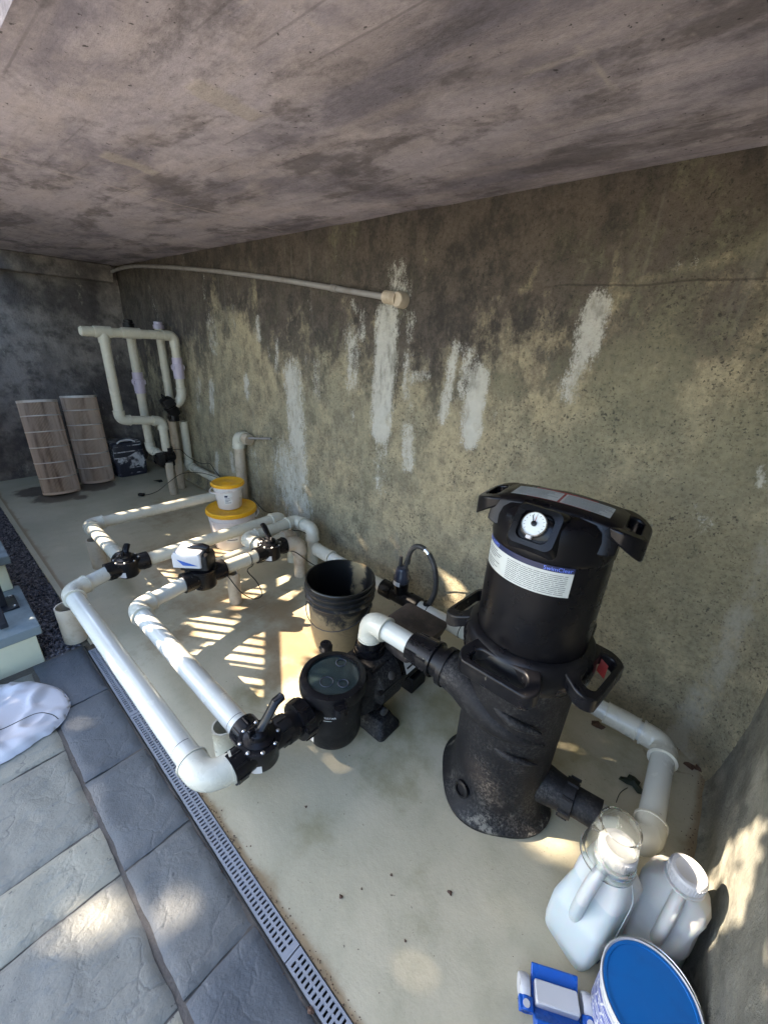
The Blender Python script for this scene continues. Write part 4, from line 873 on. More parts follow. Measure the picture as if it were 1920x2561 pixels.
# stickers and lettering on the strainer pot
def pc(a,z,r=.1022): a=radians(a); return Vector((px+r*cos(a),py+r*sin(a),z))
def parc(a0,a1,z0,z1,name,mat,r=.1022,par=P):
    mb=MB(); vs=[]; n=10
    for i in range(n+1):
        a=a0+(a1-a0)*i/n; vs+=[pc(a,z0,r),pc(a,z1,r)]
    mb.add(vs,[(2*i,2*i+2,2*i+3,2*i+1) for i in range(n)]); return mb.build(name,mat,par,PL)
v,f=text_verts('TRISTAR',.0125); mb=MB(); mb.add([pc(-50+math.degrees(a/.102),.225+b,.1030) for a,b,_ in v],f); mb.build('lettering', M['labelwhite'], P, PL, smooth=0)
parc(-66,-45,.211,.2135,'underline',M['labelwhite'],.1028); 
s1=parc(-122,-106,.225,.258,'sticker',M['navy']); parc(-121,-108,.237,.254,'sticker_print',M['labelwhite'],.1026,s1)
s2=parc(-112,-84,.082,.118,'warning_sticker',M['labelwhite']); parc(-112,-84,.109,.118,'sticker_stripe',M['red'],.1027,s2)
mb=MB(); q=[Vector((px+.005+.1035*cos(a)*1.0,y,.18+.1035*sin(a))) for a in (radians(2),radians(40)) for y in (py+.29,py+.38)]; mb.add(q,[(0,1,3,2)]); mb.build('rating_plate', M['labelwhite'], P, PL, smooth=0)
mb=MB(); mb.lathe([(.016,0),(.016,.010),(.010,.014)],(px+.095,py+.20,.235),axisM((.8,0,.6)),14); mb.build('drain_plug', M['hose'], P, PL); mb=MB(); mb.lathe([(.016,0),(.016,.012),(.008,.016)],(px+.105,py+.16,.095),axisM((1,-.1,0)),14); mb.build('drain_plug', M['hose'], P, PL)
# discharge pipe to the filter
pipe_run('pipe_run','bright short pipe arching from the pump outlet across to the filter inlet',
    [(DX,DY,.335),(DX,DY,.430),(-.60,.925,.434)], r=.037, mat='pvc_new', grp=True)
t=thing('union_coupling','ribbed black union coupling between the bright pipe and the filter inlet','coupling',(-.57,.925,.436)); L=(-.57,.925,.436)
mb=MB(); mb.tube([(-.618,.925,.434),(-.618,.925,.434),(-.565,.925,.435),(-.565,.925,.435),(-.526,.925,.436),(-.526,.925,.436)],[.037,.050,.050,.057,.057,.04],32); mb.build('body', M['black'], t, L)
for q in range(9):
    a=2*pi*q/9; mb=MB(); mb.tube([(-.612,.925+.050*cos(a),.434+.050*sin(a)),(-.53,.925+.057*cos(a),.436+.057*sin(a))],.0045,6); mb.build('grip_rib', M['black'], t, L)

# ------------------------------------------------------------------ chlorinator on the wall pipe
t=thing('chlorinator','black inline chlorinator with smoky cap on the low wall pipe','chlorinator',(-1.09,1.462,.14)); L=(-1.09,1.462,.14)
mb=MB(); mb.tube([(-1.215,1.463,.14),(-1.21,1.463,.14),(-1.14,1.463,.14)],[.040,.047,.047],28); mb.tube([(-1.03,1.462,.14),(-.96,1.460,.14),(-.955,1.46,.14)],[.047,.047,.040],28); mb.tube([(-1.14,1.463,.14),(-1.03,1.462,.14)],.042,28); mb.build('body', M['black'], t, L)
mb=MB(); mb.lathe([(.034,.02),(.038,.05),(.040,.095),(.036,.10)],(-1.085,1.462,.14),seg=32); mb.build('chamber', M['black'], t, L)
mb=MB(); mb.lathe([(.041,.095),(.044,.10),(.044,.125),(.038,.135),(.034,.165),(.028,.178),(.001,.18)],(-1.085,1.462,.14),seg=32); mb.build('cap', M['grey_clear'], t, L)
for dx in (-.020,.018):
    mb=MB(); mb.tube([(-1.085+dx,1.468,.30),(-1.085+dx,1.468,.375)],.0095,14); mb.build('stem', M['hose'], t, L)
mb=MB(); a0=radians(-110); vs=[]
for i in range(9):
    a=radians(-125+60*i/8)
    for z in (.225,.250): vs.append((-1.085+.0455*cos(a),1.462+.0455*sin(a),z))
mb.add(vs,[(2*i,2*i+2,2*i+3,2*i+1) for i in range(8)]); mb.build('label', M['labelwhite'], t, L)
t=thing('hose','black rubber hose arching from the chlorinator back to the wall pipe','hose',(-1.07,1.47,.36)); L=(-1.07,1.47,.36)
hp=smooth_path([(-1.066,1.475,.345),(-1.062,1.478,.40),(-1.045,1.48,.44),(-1.01,1.48,.465),(-.965,1.48,.46),(-.92,1.48,.415),(-.895,1.48,.35),(-.885,1.478,.27),(-.90,1.472,.20),(-.915,1.468,.17)])
mb=MB(); mb.tube(hp,.0135,14); mb.build('tube', M['hose'], t, L)
mb=MB(); i0=int(len(hp)*.46); mb.tube([hp[i0-2],hp[i0],hp[i0+2]],.0165,14); mb.build('clamp', M['steel'], t, L)
mb=MB(); mb.tube([(-.915,1.468,.185),(-.918,1.464,.165)],.020,14); mb.build('fitting', M['black'], t, L)
# zip ties
for i,(x,y,z,d,r,l) in enumerate([(-.90,1.459,.14,(1,0,0),.0365,'black cable tie on the wall pipe just under the hose end'),(-.70,1.455,.14,(1,0,0),.0365,'black cable tie on the wall pipe beside the filter'),(-3.20,1.59,.20,(1,0,0),.0355,'black cable tie on the pipe from the far rack'),(-1.83,1.255,PZ,(0,1,0),.0485,'black cable tie right of the sunlit diverter valve'),(-1.83,1.02,PZ,(0,1,0),.0375,'black cable tie left of the sunlit diverter valve')]):
    mb=MB(); mm=axisM(d); mb.tube([Vector((x,y,z))+mm@Vector((r*cos(2*pi*k/24),r*sin(2*pi*k/24),0)) for k in range(24)],.0022,6,closed=True); tag(mb.build('cable_tie', M['rubber'], None,(x,y,z)), l,'cable tie','black cable ties')
# cables
def cable(pts,label,r=.0028,mat='rubber'):
    mb=MB(); mb.tube(smooth_path(pts,8),r,7); tag(mb.build('cable', M[mat], None, pts[0]), label,'cable','black cables')
cable([(-1.83,.85,.262),(-1.78,.87,.20),(-1.72,.90,.12),(-1.70,.96,.06),(-1.72,1.02,.05),(-1.78,1.03,.10),(-1.80,.99,.18),(-1.80,1.02,.20),(-1.83,1.05,.195)],'black cable looping down between the actuator valve and the sunlit diverter')
cable([(-1.83,1.26,.19),(-1.78,1.30,.19),(-1.70,1.36,.12),(-1.62,1.45,.05),(-1.5,1.58,.03),(-1.40,1.62,.03),(-1.3,1.62,.04),(-1.25,1.60,.10),(-1.17,1.56,.22),(-1.10,1.52,.36),(-1.02,1.49,.455)],'black cable running along the wall foot and up to the hose')
cable([(-2.75,1.62,.17),(-2.6,1.62,.11),(-2.45,1.62,.13),(-2.3,1.62,.06),(-2.1,1.62,.10),(-1.95,1.62,.02),(-1.8,1.62,.02),(-1.6,1.61,.015)],'black cable lying along the wall foot behind the tubs')
cable([(-3.72,1.44,.40),(-3.70,1.50,.39),(-3.66,1.54,.33),(-3.5,1.57,.30),(-3.35,1.58,.33),(-3.28,1.58,.30),(-3.20,1.59,.24)],'black cable from the lower rack valve to the wall pipe')
cable([(-3.20,1.56,.245),(-3.35,1.50,.26),(-3.55,1.42,.22),(-3.66,1.34,.13),(-3.70,1.26,.06),(-3.76,1.20,.02),(-3.80,1.17,.01)],'black cable with a plug drooping to the floor by the far rack')
mb=MB(); mb.box((-3.82,1.15,.012),(.05,.03,.022),rz=.6); tag(mb.build('cable_plug', M['rubber'],None,(-3.82,1.15,0),bevel=.004),'small black plug lying on the floor by the far rack','plug')

# ------------------------------------------------------------------ buckets
def bucket():
    bx,by=-1.195,1.125; h=.36; rt_,rb=.160,.136; L=(bx,by,0)
    t=thing('bucket','open black bucket smeared with dried mud, between the pump and the wall','bucket',L)
    P_=[(.001,0),(rb-.006,0),(rb,.004)]; 
    for z in (.08,.16,.24): P_.append((rb+(rt_-rb)*z/h,z))
    def R(z): return rb+(rt_-rb)*z/h
    P_+= [(R(.262),.262),(R(.264)+.010,.264),(R(.27)+.012,.270),(R(.276)+.002,.276),(R(.292)+.002,.292),(R(.294)+.011,.294),(R(.30)+.012,.300),(R(.306)+.002,.306),(R(.322)+.002,.322),(R(.324)+.010,.325),(R(.332)+.010,.331),(R(.336)+.002,.335),(R(h)+.003,h-.008),(R(h)+.006,h-.004),(R(h)+.004,h),(R(h)-.003,h),(R(h)-.004,h-.01),(R(.2)-.004,.2),(R(.01)-.004,.008),(.001,.008)]
    mb=MB(); mb.lathe(P_,L,seg=64); mud=[]
    seg=64
    for k,(x,y,z) in enumerate(mb.v):
        i=k//seg; a=math.degrees(atan2(y-by,x-bx))
        if i<6: m=.80-.85*max(0,z-.15)/.15+ .12*cos(radians(a+70))
        elif i>=20: m=(.85*exp(-((a-98)/20)**2) if (z>.15 and -80<a<180) else -.3)
        else: m=.28+.1*(z<.28)
        mud.append(m)
    mb.build('shell', M['bucket'], t, L, attrs=dict(mud=mud), smooth=40)
    mb=MB()
    for s in (-1,1): 
        a=radians(-160 if s<0 else 20); mb.lathe([(.016,0),(.016,.010),(.008,.014)],(bx+R(.24)*cos(a),by+R(.24)*sin(a),.245),axisM((cos(a),sin(a),0)),14)
    mb.build('handle_lug', M['bucket'], t, L, attrs=dict(mud=[-.2]*len(mb.v)))
    a0=radians(-160); pts=[]
    for q in range(15):
        s=q/14; a=a0+pi*s; drop=sin(pi*s)
        pts.append((bx+(.157+.012*drop)*cos(a),by+(.157+.012*drop)*sin(a),.245-.075*drop))
    mb=MB(); mb.tube(pts,.0022,6); mb.build('wire_handle', M['hose'], t, L)
bucket()
def tub(name,label,x,y,z0,rb,rt_,h,lid_h,grp=None,teeth=48,lidmat='yellow',body='milky',haz=0,lab=True,droop=.5):
    L=(x,y,z0); t=thing(name,label,'tub',L,grp); R=lambda z: rb+(rt_-rb)*z/h
    mb=MB(); mb.lathe([(.001,0),(rb-.004,0),(rb,.005),(R(h*.5),h*.5),(R(h*.74),h*.74),(R(h*.74)+.004,h*.745),(R(h*.78)+.004,h*.78),(R(h*.78)+.001,h*.785),(R(h)-.003,h-.010)],L,seg=56); mb.build('body', M[body], t, L)
    mb=MB(); o=rt_+.008; mb.lathe([(o-.004,h-lid_h),(o,h-lid_h+.003),(o+.001,h-.002),(o-.004,h+.003),(o-.012,h+.002),(o-.018,h-.003),(.03,h-.003),(.026,h-.001),(.001,h-.001)],L,seg=64)
    for q in range(teeth):
        a=2*pi*q/teeth; mb.box((x+(o+.0015)*cos(a),y+(o+.0015)*sin(a),z0+h-lid_h*.55),(.004,.0045,lid_h*.6),rz=a)
    mb.build('lid', M[lidmat], t, L, smooth=40)
    pts=[]; rr_=rt_+.014
    for q in range(19):
        s=q/18; a=haz+pi*s; dr_=sin(pi*s); pts.append((x+rr_*(1+.06*dr_)*cos(a),y+rr_*(1+.06*dr_)*sin(a),z0+h*.80-h*droop*dr_))
    mb=MB(); mb.tube(pts,.005,8,sq=(.8,1.2)); mb.build('handle', M[body], t, L)
    if lab:
        for a0,a1,z0_,z1_,m_ in ((-150,-105,.25,.72,'labelwhite'),(-50,-15,.25,.70,'labelwhite')):
            mb=MB(); vs=[]; n=8
            for i in range(n+1):
                a=radians(a0+(a1-a0)*i/n)
                for zz in (z0_*h,z1_*h): vs.append((x+(R(zz)+.0012)*cos(a),y+(R(zz)+.0012)*sin(a),z0+zz))
            mb.add(vs,[(2*i,2*i+2,2*i+3,2*i+1) for i in range(n)]); lb_=mb.build('label', M[m_], t, L)
            mb=MB()
            for k in range(6):
                zz=z0_*h+(z1_-z0_)*h*(.12+.13*k); vs=[]
                n=5; aa=a0+4; ab=a1-4-rl2.uniform(0,15)
                for i in range(n+1):
                    a=radians(aa+(ab-aa)*i/n)
                    for z_ in (zz,zz+(.012 if k==4 else .004)*h/.2): vs.append((x+(R(z_)+.0020)*cos(a),y+(R(z_)+.0020)*sin(a),z0+z_))
                mb.add(vs,[(2*i,2*i+2,2*i+3,2*i+1) for i in range(n)])
            mb.build('label_print', M['navy'], lb_, L)
    return t
tub('lidded_tub','large white tub with a toothed yellow lid, under the smaller tub',-2.475,1.285,0,.135,.158,.275,.028,'yellow lidded tubs',haz=radians(35),droop=-.02)
tub('lidded_tub','small white tub with a yellow lid, stacked on the larger tub',-2.49,1.285,.277,.078,.098,.180,.020,'yellow lidded tubs',teeth=40,haz=radians(150),droop=.12)

# ------------------------------------------------------------------ cartridges and box
def cartridge(base, top, label):
    b=Vector(base); tp=Vector(top); d=(tp-b).normalized(); mm=axisM(d); h=(tp-b).length; t=thing('filter_cartridge',label,'filter cartridge',b,'used filter cartridges')
    mb=MB(); n=180; pl=[]; ru=[]; zs=[0,.01]+[h*k/14 for k in range(1,14)]+[h-.01,h]; rings=[]
    for z in zs:
        ring=[]
        for j in range(n):
            a=2*pi*j/n; r=.132+(.004 if j%2 else -.004)
            ring.append(b+mm@Vector((r*cos(a),r*sin(a),z))); pl.append(1. if j%2==0 else 0.)
            ru.append(.32+.3*fbm(a*3,z*1.2,base[1]*7))
        rings.append(ring)
    mb.loft(rings,cap=False); mb.build('pleats', M['cart'], t, b, attrs=dict(pleat=pl,rust=ru), smooth=0)
    for z0,z1 in ((-.004,.016),(h-.014,h+.006)):
        mb=MB(); rings=[[b+mm@Vector((r*cos(2*pi*j/40),r*sin(2*pi*j/40),z)) for j in range(40)] for r,z in ((.05,z0),(.138,z0),(.138,z1),(.05,z1))]; mb.loft(rings,closed=True); mb.build('end_cap', M['cart'] if z0<0 else M['band'], t, b, attrs=dict(pleat=[.2]*len(mb.v),rust=[.2]*len(mb.v)))
    mb=MB(); rings=[[b+mm@Vector((.049*cos(2*pi*j/24),.049*sin(2*pi*j/24),z)) for j in range(24)] for z in (.01,h)]; mb.loft(rings,cap=False); mb.build('core', M['void'], t, b)
    for k in range(1,6):
        z=h*k/6+.01; mb=MB(); mb.tube([b+mm@Vector((.1365*cos(2*pi*j/48),.1365*sin(2*pi*j/48),z)) for j in range(48)],.0028,6,closed=True,sq=(1.6,.6)); mb.build('band', M['band'], t, b)
cartridge((-4.36,.69,0),(-4.50,.71,.77),'left used filter cartridge, its pleats stained grey brown')
cartridge((-4.50,1.01,0),(-4.60,1.03,.78),'right used filter cartridge, browner and set slightly farther back')
L=(-4.58,1.31,0); t=thing('printed_box','dark box with black and white print on the floor beside the cartridges','box',L)
mb=MB(); rings=[]
for z,w,h in ((0,.26,.27),(.03,.27,.28),(.16,.27,.28),(.28,.265,.27),(.325,.25,.26),(.335,.22,.24)):
    rings.append([Vector((L[0]+p.x*(1+.06*fbm(p.x*9,p.y*9,z*8)),L[1]+p.y*(1+.06*fbm(p.y*9,z*9,p.x*8)),z+.012*fbm(p.x*9,p.y*9,z*3))) for p in sellipse(w/2,h/2,.22,36,0)])
mb.loft(rings)
nn=NT('bag_print'); vo=nn.n('ShaderNodeTexBrick'); vo.inputs['Scale'].default_value=9; vo.inputs['Mortar Size'].default_value=.045; vo.inputs['Color1'].default_value=(.02,.022,.03,1); vo.inputs['Color2'].default_value=(.035,.035,.05,1); vo.inputs['Mortar'].default_value=(.62,.62,.63,1); nn.l(nn.map((1,1,1),rot=(pi/2,0,pi/2)),vo.inputs['Vector'])
cc=nn.mix(nn.ramp(nn.noise(7,5,.7),.42,.55),vo.outputs[0],(.03,.03,.045)); M['bagprint']=nn.done(cc,.35,nn.bump(nn.noise(14,3),.6,.02))
mb.build('carton', M['bagprint'], t, L, smooth=50)
mb=MB(); mb.tube(smooth_path([(-4.47,1.22,.33),(-4.47,1.25,.355),(-4.47,1.33,.36),(-4.47,1.38,.335)]),.008,8); mb.build('carry_strap', M['labelwhite'], t, L)
mb=MB()
for q in range(24):
    pass
# dark litter by the wall corner
def scrap_(x,y,s,label,mat,cat='leaf',grp='dead leaves and scraps',h=.006,seed=0,z=0):
    r_=random.Random(seed+int(x*1000)); n=12; mb=MB(); top=[]; 
    for j in range(n):
        a=2*pi*j/n; rr_=s*(.55+.45*abs(cos(a*1.5+seed)))*r_.uniform(.75,1.1); top.append(Vector((x+rr_*cos(a),y+rr_*.7*sin(a),z+h*r_.uniform(.2,1.3))))
    c=Vector((x,y,z+h*1.8)); c2=Vector((x,y,z+.0012)); vs=top+[c]+[Vector((p.x,p.y,max(z+.0008,p.z-.0025))) for p in top]+[c2]
    fs=[(j,(j+1)%n,n) for j in range(n)]+[(n+1+(j+1)%n,n+1+j,2*n+1) for j in range(n)]+[(j,n+1+j,n+1+(j+1)%n,(j+1)%n) for j in range(n)]
    mb.add(vs,fs); o=mb.build('leaf' if cat=='leaf' else 'scrap', M[mat], None,(x,y,z),smooth=0); tag(o,label,cat,grp); return o
scrap=scrap_
scrap(-4.12,1.42,.06,'black scrap lying on the floor behind the rack posts','rubber','scrap')
scrap(-.02,1.57,.036,'brown crumpled leaf behind the return pipe coupling','leaf',seed=2,h=.012)
scrap(-.07,1.50,.035,'reddish leaf scrap on the near side of the return pipe','leaf',seed=3,h=.008)
scrap(.07,1.585,.028,'brown leaf against the wall foot before the right elbow','leaf',seed=8,h=.01)
scrap(.24,1.55,.022,'brown litter clump in the right wall corner','leaf',seed=5,h=.012)
scrap(.265,1.565,.02,'smallest brown leaf tucked in the corner','leaf',seed=7,h=.008)
lf=scrap(.095,1.33,.045,'dark green leaf with a stem beside the return pipe','leafdark',seed=4,h=.012)
mb=MB(); mb.tube(smooth_path([(.085,1.30,.006),(.07,1.26,.008),(.068,1.22,.003)],4),.0012,5); mb.build('leaf_stem', M['leafdark'],lf,lf.location)
scrap(-.33,.235,.010,'tan leaf scrap stuck in the drain slots near the front','leaf',seed=9,h=.003,z=.002)
scrap(-.005,.62,.008,'tiny brown leaf on bare floor in front of the filter','leaf',seed=11,h=.003) if False else None
for i,(x,y,s) in enumerate([(-.215,.63,.009),(-.43,.42,.008),(-.36,.55,.006),(-.68,.50,.006),(-.245,.47,.005),(-.40,.47,.004)]):
    scrap(x,y,s,('small brown leaf fragment on the open floor before the filter','brown speck of debris nearest the drain','dark crumb of debris on the open floor','crumb of debris beside the pump foot','pale crumb on the floor nearest the jug','tiny crumb between the drain and the filter')[i],'leaf',seed=20+i,h=.002)

# grit gathered along the drain, the wall foot and the joints
mb=MB(); rg=random.Random(17)
for k in range(900):
    m_=rg.random()
    if m_<.35: x,y,z=rg.uniform(-1.9,.3),.2895+abs(rg.gauss(0,.010)),.0005
    elif m_<.5: x,y,z=rg.uniform(-1.9,.3),.234+rg.gauss(0,.005),-.006
    elif m_<.72: x,y,z=rg.uniform(-3.5,.28),1.625-abs(rg.gauss(0,.03)),.0005
    elif m_<.86: x,y,z=.288-abs(rg.gauss(0,.02)),rg.uniform(.6,1.6),.0005
    else: x,y,z=rg.uniform(-1.2,.25),rg.uniform(.32,1.4),.0
    s_=rg.uniform(.0008,.0022)*(1.2 if m_<.86 else .8); q=Matrix.Rotation(rg.uniform(0,6.28),3,'Z')@Matrix.Diagonal((1,rg.uniform(.5,1),.5)); mb.add([q@(v*s_)+Vector((x,y,z+s_*.4)) for v in iv], jf)
tag(mb.build('grit', M['leaf'], smooth=0), kind='stuff')

# ------------------------------------------------------------------ jugs
def jug(label, x, y, rz, mat, full, s=1., crumple=0, seed=0, zs=1.):
    L=(x,y,0); t=thing('plastic_jug',label,'jug',L,'white plastic jugs with handles',rz=rz)
    # local frame: -y is the handle side
    def nz(p,k): return Vector((fbm(p.x*9+seed,p.y*9,p.z*9),fbm(p.y*9,p.z*9+seed,p.x*9),0))*crumple*k
    mb=MB(); rings=[]
    spec=[(0,.046,.056,.4,0),(.006,.055,.065,.38,0),(.03,.058,.068,.36,0),(.095,.058,.068,.36,0),(.110,.057,.063,.4,.005),(.135,.054,.049,.45,.018),(.178,.053,.046,.5,.021),(.20,.046,.040,.68,.018),(.222,.036,.032,.85,.012),(.236,.029,.028,1,.008),(.242,.028,.028,1,.008),(.256,.028,.028,1,.008)]
    for z,a,b,e_,cy in spec:
        ring=sellipse(a*s,b*s,e_,48,z*s,0,cy*s); rings.append([p+nz(p,1 if .05<z<.22 else 0) for p in ring])
    mb.loft(rings); mb.build('body', mat, t, (0,0,0), smooth=50)
    mb=MB(); mb.tube(smooth_path([(0,-.050*s,.095*s),(0,-.056*s,.115*s),(0,-.053*s,.15*s),(0,-.044*s,.19*s),(0,-.030*s,.212*s),(0,-.012*s,.225*s)],5),.0125*s,14,sq=(1,1.15)); mb.build('handle', mat, t, (0,0,0))
    mb=MB(); mb.lathe([(.032*s,.236*s),(.034*s,.240*s),(.034*s,.262*s),(.031*s,.266*s),(.024*s,.2668*s),(.023*s,.2660*s),(.001,.2660*s)],(0,.008*s,0),seg=48)
    for q in range(40):
        a=2*pi*q/40; mb.box((.0342*s*cos(a),.008*s+.0342*s*sin(a),.251*s),(.0016,.0022,.020*s),rz=a)
    mb.build('cap', M['whiteplastic'], t, (0,0,0), smooth=40)
    mb=MB(); mb.tube(smooth_path([(.0585*s,.004*s,.012*s),(.0590*s,.004*s,.095*s),(.0570*s,.012*s,.135*s),(.0535*s,.020*s,.175*s),(.037*s,.014*s,.220*s)],5),.0012,6); mb.build('moulded_seam', mat, t, (0,0,0))
    mb=MB(); mb.lathe([(.028*s,.228*s),(.037*s,.229*s),(.037*s,.234*s),(.028*s,.235*s)],(0,.008*s,0),seg=40); mb.build('neck_ring', mat, t, (0,0,0))
    t.scale=(1,1,zs); return t
j1=jug('white jug of pale blue liquid wearing an upturned clear cup', .078,.793, radians(-22), M['jug'], True, 1.13, crumple=.0035, seed=6, zs=1.24)
v,f=text_verts('PINE',.013)
mb=MB(); mb.box((.0668,-.012,.030),(.0010,.032,.010)); mb.build('printed_mark', M['navy'], j1, smooth=0); mb=MB(); mb.box((-.0660,-.012,.105),(.0010,.012,.020)); mb.build('printed_mark', M['navy'], j1, smooth=0)
j2=jug('crumpled white jug wedged between the blue lidded tub and the side wall', .222,.905, radians(-5), M['jug2'], False, 1.12, crumple=.020, seed=3)
mb=MB(); vs=[]
for i in range(9):
    a=radians(150+60*i/8)
    for z in (.035,.115): vs.append((.072*cos(a),.072*sin(a)*1.05,z))
mb.add(vs,[(2*i,2*i+2,2*i+3,2*i+1) for i in range(8)]); mb.build('blue_label', M['navy'], j2)
# clear cup upside down over the jug neck
gx,gy=.070,.808; L=(gx,gy,.300)
mb=MB(); mb.lathe([(.058,.0),(.0605,.001),(.0605,.006),(.057,.009),(.0555,.014),(.0575,.018),(.056,.024),(.0445,.105),(.045,.112),(.043,.118),(.040,.1195),(.001,.1195),(.001,.115),(.038,.115),(.0415,.106),(.0535,.024),(.0535,.016),(.053,.010),(.056,.004)],(gx,gy,.300),seg=64)
o=mb.build('clear_cup', M['glass'], None, L, smooth=40); tag(o,'transparent cup placed upside down over the cap of the blue jug','cup')

# ------------------------------------------------------------------ blue lidded tub
bx,by=.216,.688; L=(bx,by,0); h=.172
t=thing('lidded_tub','white tub with a bright blue lid and wire handle at the corner of the floor','tub',L)
mb=MB(); mb.lathe([(.001,0),(.078,0),(.080,.004),(.087,.150),(.0875,.152),(.0915,.154),(.0915,.160),(.0895,.162),(.0925,h),(.0945,h+.003),(.0925,h+.005),(.0895,h+.002),(.0890,h-.012),(.001,h-.012)],L,seg=64); mb.build('body', M['whiteplastic'], t, L)
mb=MB(); mb.lathe([(.0895,h+.0015),(.0885,h+.0035),(.083,h+.0035),(.0805,h-.004),(.077,h-.0045),(.071,h-.0015),(.001,h-.0015)],L,seg=64); mb.build('lid', M['blue'], t, L)
mb=MB(); pts=[]
for q in range(25):
    s=q/24; a=radians(-15)+pi*s; pts.append((bx+(.096+.004*sin(pi*s))*cos(a),by+(.096+.004*sin(pi*s))*sin(a),.155+.02*sin(pi*s)))
mb.tube(pts,.0016,6); mb.build('wire_handle', M['steel'], t, L)
mb=MB(); vs=[]
for i in range(17):
    a=radians(-200+140*i/16)
    for z in (.03,.142): vs.append((bx+(.0812+.043*z)*cos(a),by+(.0812+.043*z)*sin(a),z))
mb.add(vs,[(2*i,2*i+2,2*i+3,2*i+1) for i in range(16)]); lb_=mb.build('label', M['labelwhite'], t, L)
mb=MB()
for k in range(14):
    z=.034+.0076*k; a=-196
    while a<-64:
        b=min(-63,a+rl2.uniform(6,26)); vs=[]
        for i in range(4):
            q=radians(a+(b-2.5-a)*i/3)
            for zz in (z,z+(.0052 if k%4==0 else .0028)): vs.append((bx+(.0818+.043*zz)*cos(q),by+(.0818+.043*zz)*sin(q),zz))
        mb.add(vs,[(2*i,2*i+2,2*i+3,2*i+1) for i in range(3)]); a=b
mb.build('label_print', M['blueprint'], lb_, L)

# ------------------------------------------------------------------ vacuum head
vx,vy=.078,.612; va=radians(29); L=(vx,vy,0); t=thing('vacuum_head','blue pool vacuum head with white weight and wheels on the floor','pool cleaner',L,rz=va)
def prof_loft(name, secs, x0, x1, mat, **k):
    mb=MB(); mb.loft([[Vector((x,y,z)) for y,z in secs] for x in (x0,x1)]); return mb.build(name, mat, t, **k)
prof_loft('body',[(.050,.050),(.046,.054),(.020,.030),(-.012,.024),(-.035,.040),(-.042,.052),(-.052,.050),(-.058,.036),(-.080,.030),(-.13,.026),(-.16,.026),(-.16,.018),(-.08,.020),(-.04,.018),(.018,.014),(.03,.022)],-.052,.052,M['blue2'],bevel=.002)
mb=MB(); mb.loft([[Vector((p[0],p[1]+.004,z)) for p in rrect(w,hh,.004)] for z,w,hh in ((.026,.094,.040),(.046,.094,.040),(.049,.090,.036))]); mb.build('weight', M['whiteplastic'], t, smooth=30)
for s in (-1,1):
    mb=MB(); mb.tube([(s*.058,.012,.026),(s*.064,.012,.026),(s*.074,.012,.026),(s*.080,.012,.026)],[.021,.0235,.0235,.021],28); w=mb.build('wheel', M['whiteplastic'], t)
    mb=MB(); mb.box((s*.068,-.018,.030),(.030,.024,.018)); mb.tube([(s*.068,-.030,.030),(s*.068,-.006,.030)],.012,14); mb.build('wheel_bracket', M['blue2'], t, bevel=.002)
    mb=MB(); mb.tube([(s*.068,-.020,.034),(s*.068,-.020,.042)],.0075,14); mb.build('bolt', M['whiteplastic'], t)

# ------------------------------------------------------------------ canvas cloth
poly=[(-1.97,-.058),(-1.93,.0),(-1.878,.046),(-1.82,.080),(-1.77,.10),(-1.712,.107),(-1.66,.105),(-1.608,.079),(-1.575,.045),(-1.562,.0),(-1.55,-.069),(-1.54,-.15),(-1.52,-.25),(-1.55,-.38),(-1.68,-.46),(-1.82,-.44),(-1.93,-.33),(-1.985,-.18)]
cp=Vector((-1.76,-.16,0)); n=len(poly); rad=26; mb=MB(); vs=[]
pp=smooth_path([(*p,0) for p in poly+[poly[0]]],6)[:-1]; m=len(pp)
for i in range(1,rad+1):
    s=i/rad
    for p in pp:
        q=cp+(p-cp)*s; wv=.022*max(0,1-abs(fbm(q.x*3.2+q.y*1.5,q.y*4.5,2,3))*5)+.014*max(0,1-abs(fbm(q.x*8,q.y*6,7,2))*4)+.010*(.5+fbm(q.x*5,q.y*5,5,2))
        hgt=.006+(1-s**8)*(.007+wv); edge=.006 if i==rad else 0
        jag=.008*fbm(q.x*30,q.y*30)*(s>.95)
        vs.append((q.x+jag,q.y+jag,hgt-edge))
vs.append((cp.x,cp.y,.06)); c0=len(vs)-1
fs=[((i*m)+j,(i*m)+(j+1)%m,((i+1)*m)+(j+1)%m,((i+1)*m)+j) for i in range(rad-1) for j in range(m)]+[(c0,(j+1)%m,j) for j in range(m)]
b0=len(vs); vs+=[(p.x,p.y,.001) for p in pp]; fs+=[((rad-1)*m+(j+1)%m,b0+(j+1)%m,b0+j,(rad-1)*m+j)[::-1] for j in range(m)]
mb.add(vs,fs); t=mb.build('canvas_bag', M['cloth'], None,(cp.x,cp.y,0),smooth=80); tag(t,'crumpled white canvas bag spread on the paving by the lowest step','bag')
mb=MB(); mb.tube(smooth_path([(-1.70,-.17,.050),(-1.655,-.10,.046),(-1.655,.0,.042),(-1.62,.04,.036),(-1.59,.055,.022)],6),.0016,6); mb.build('drawstring', M['rubber'], t, (cp.x,cp.y,0))

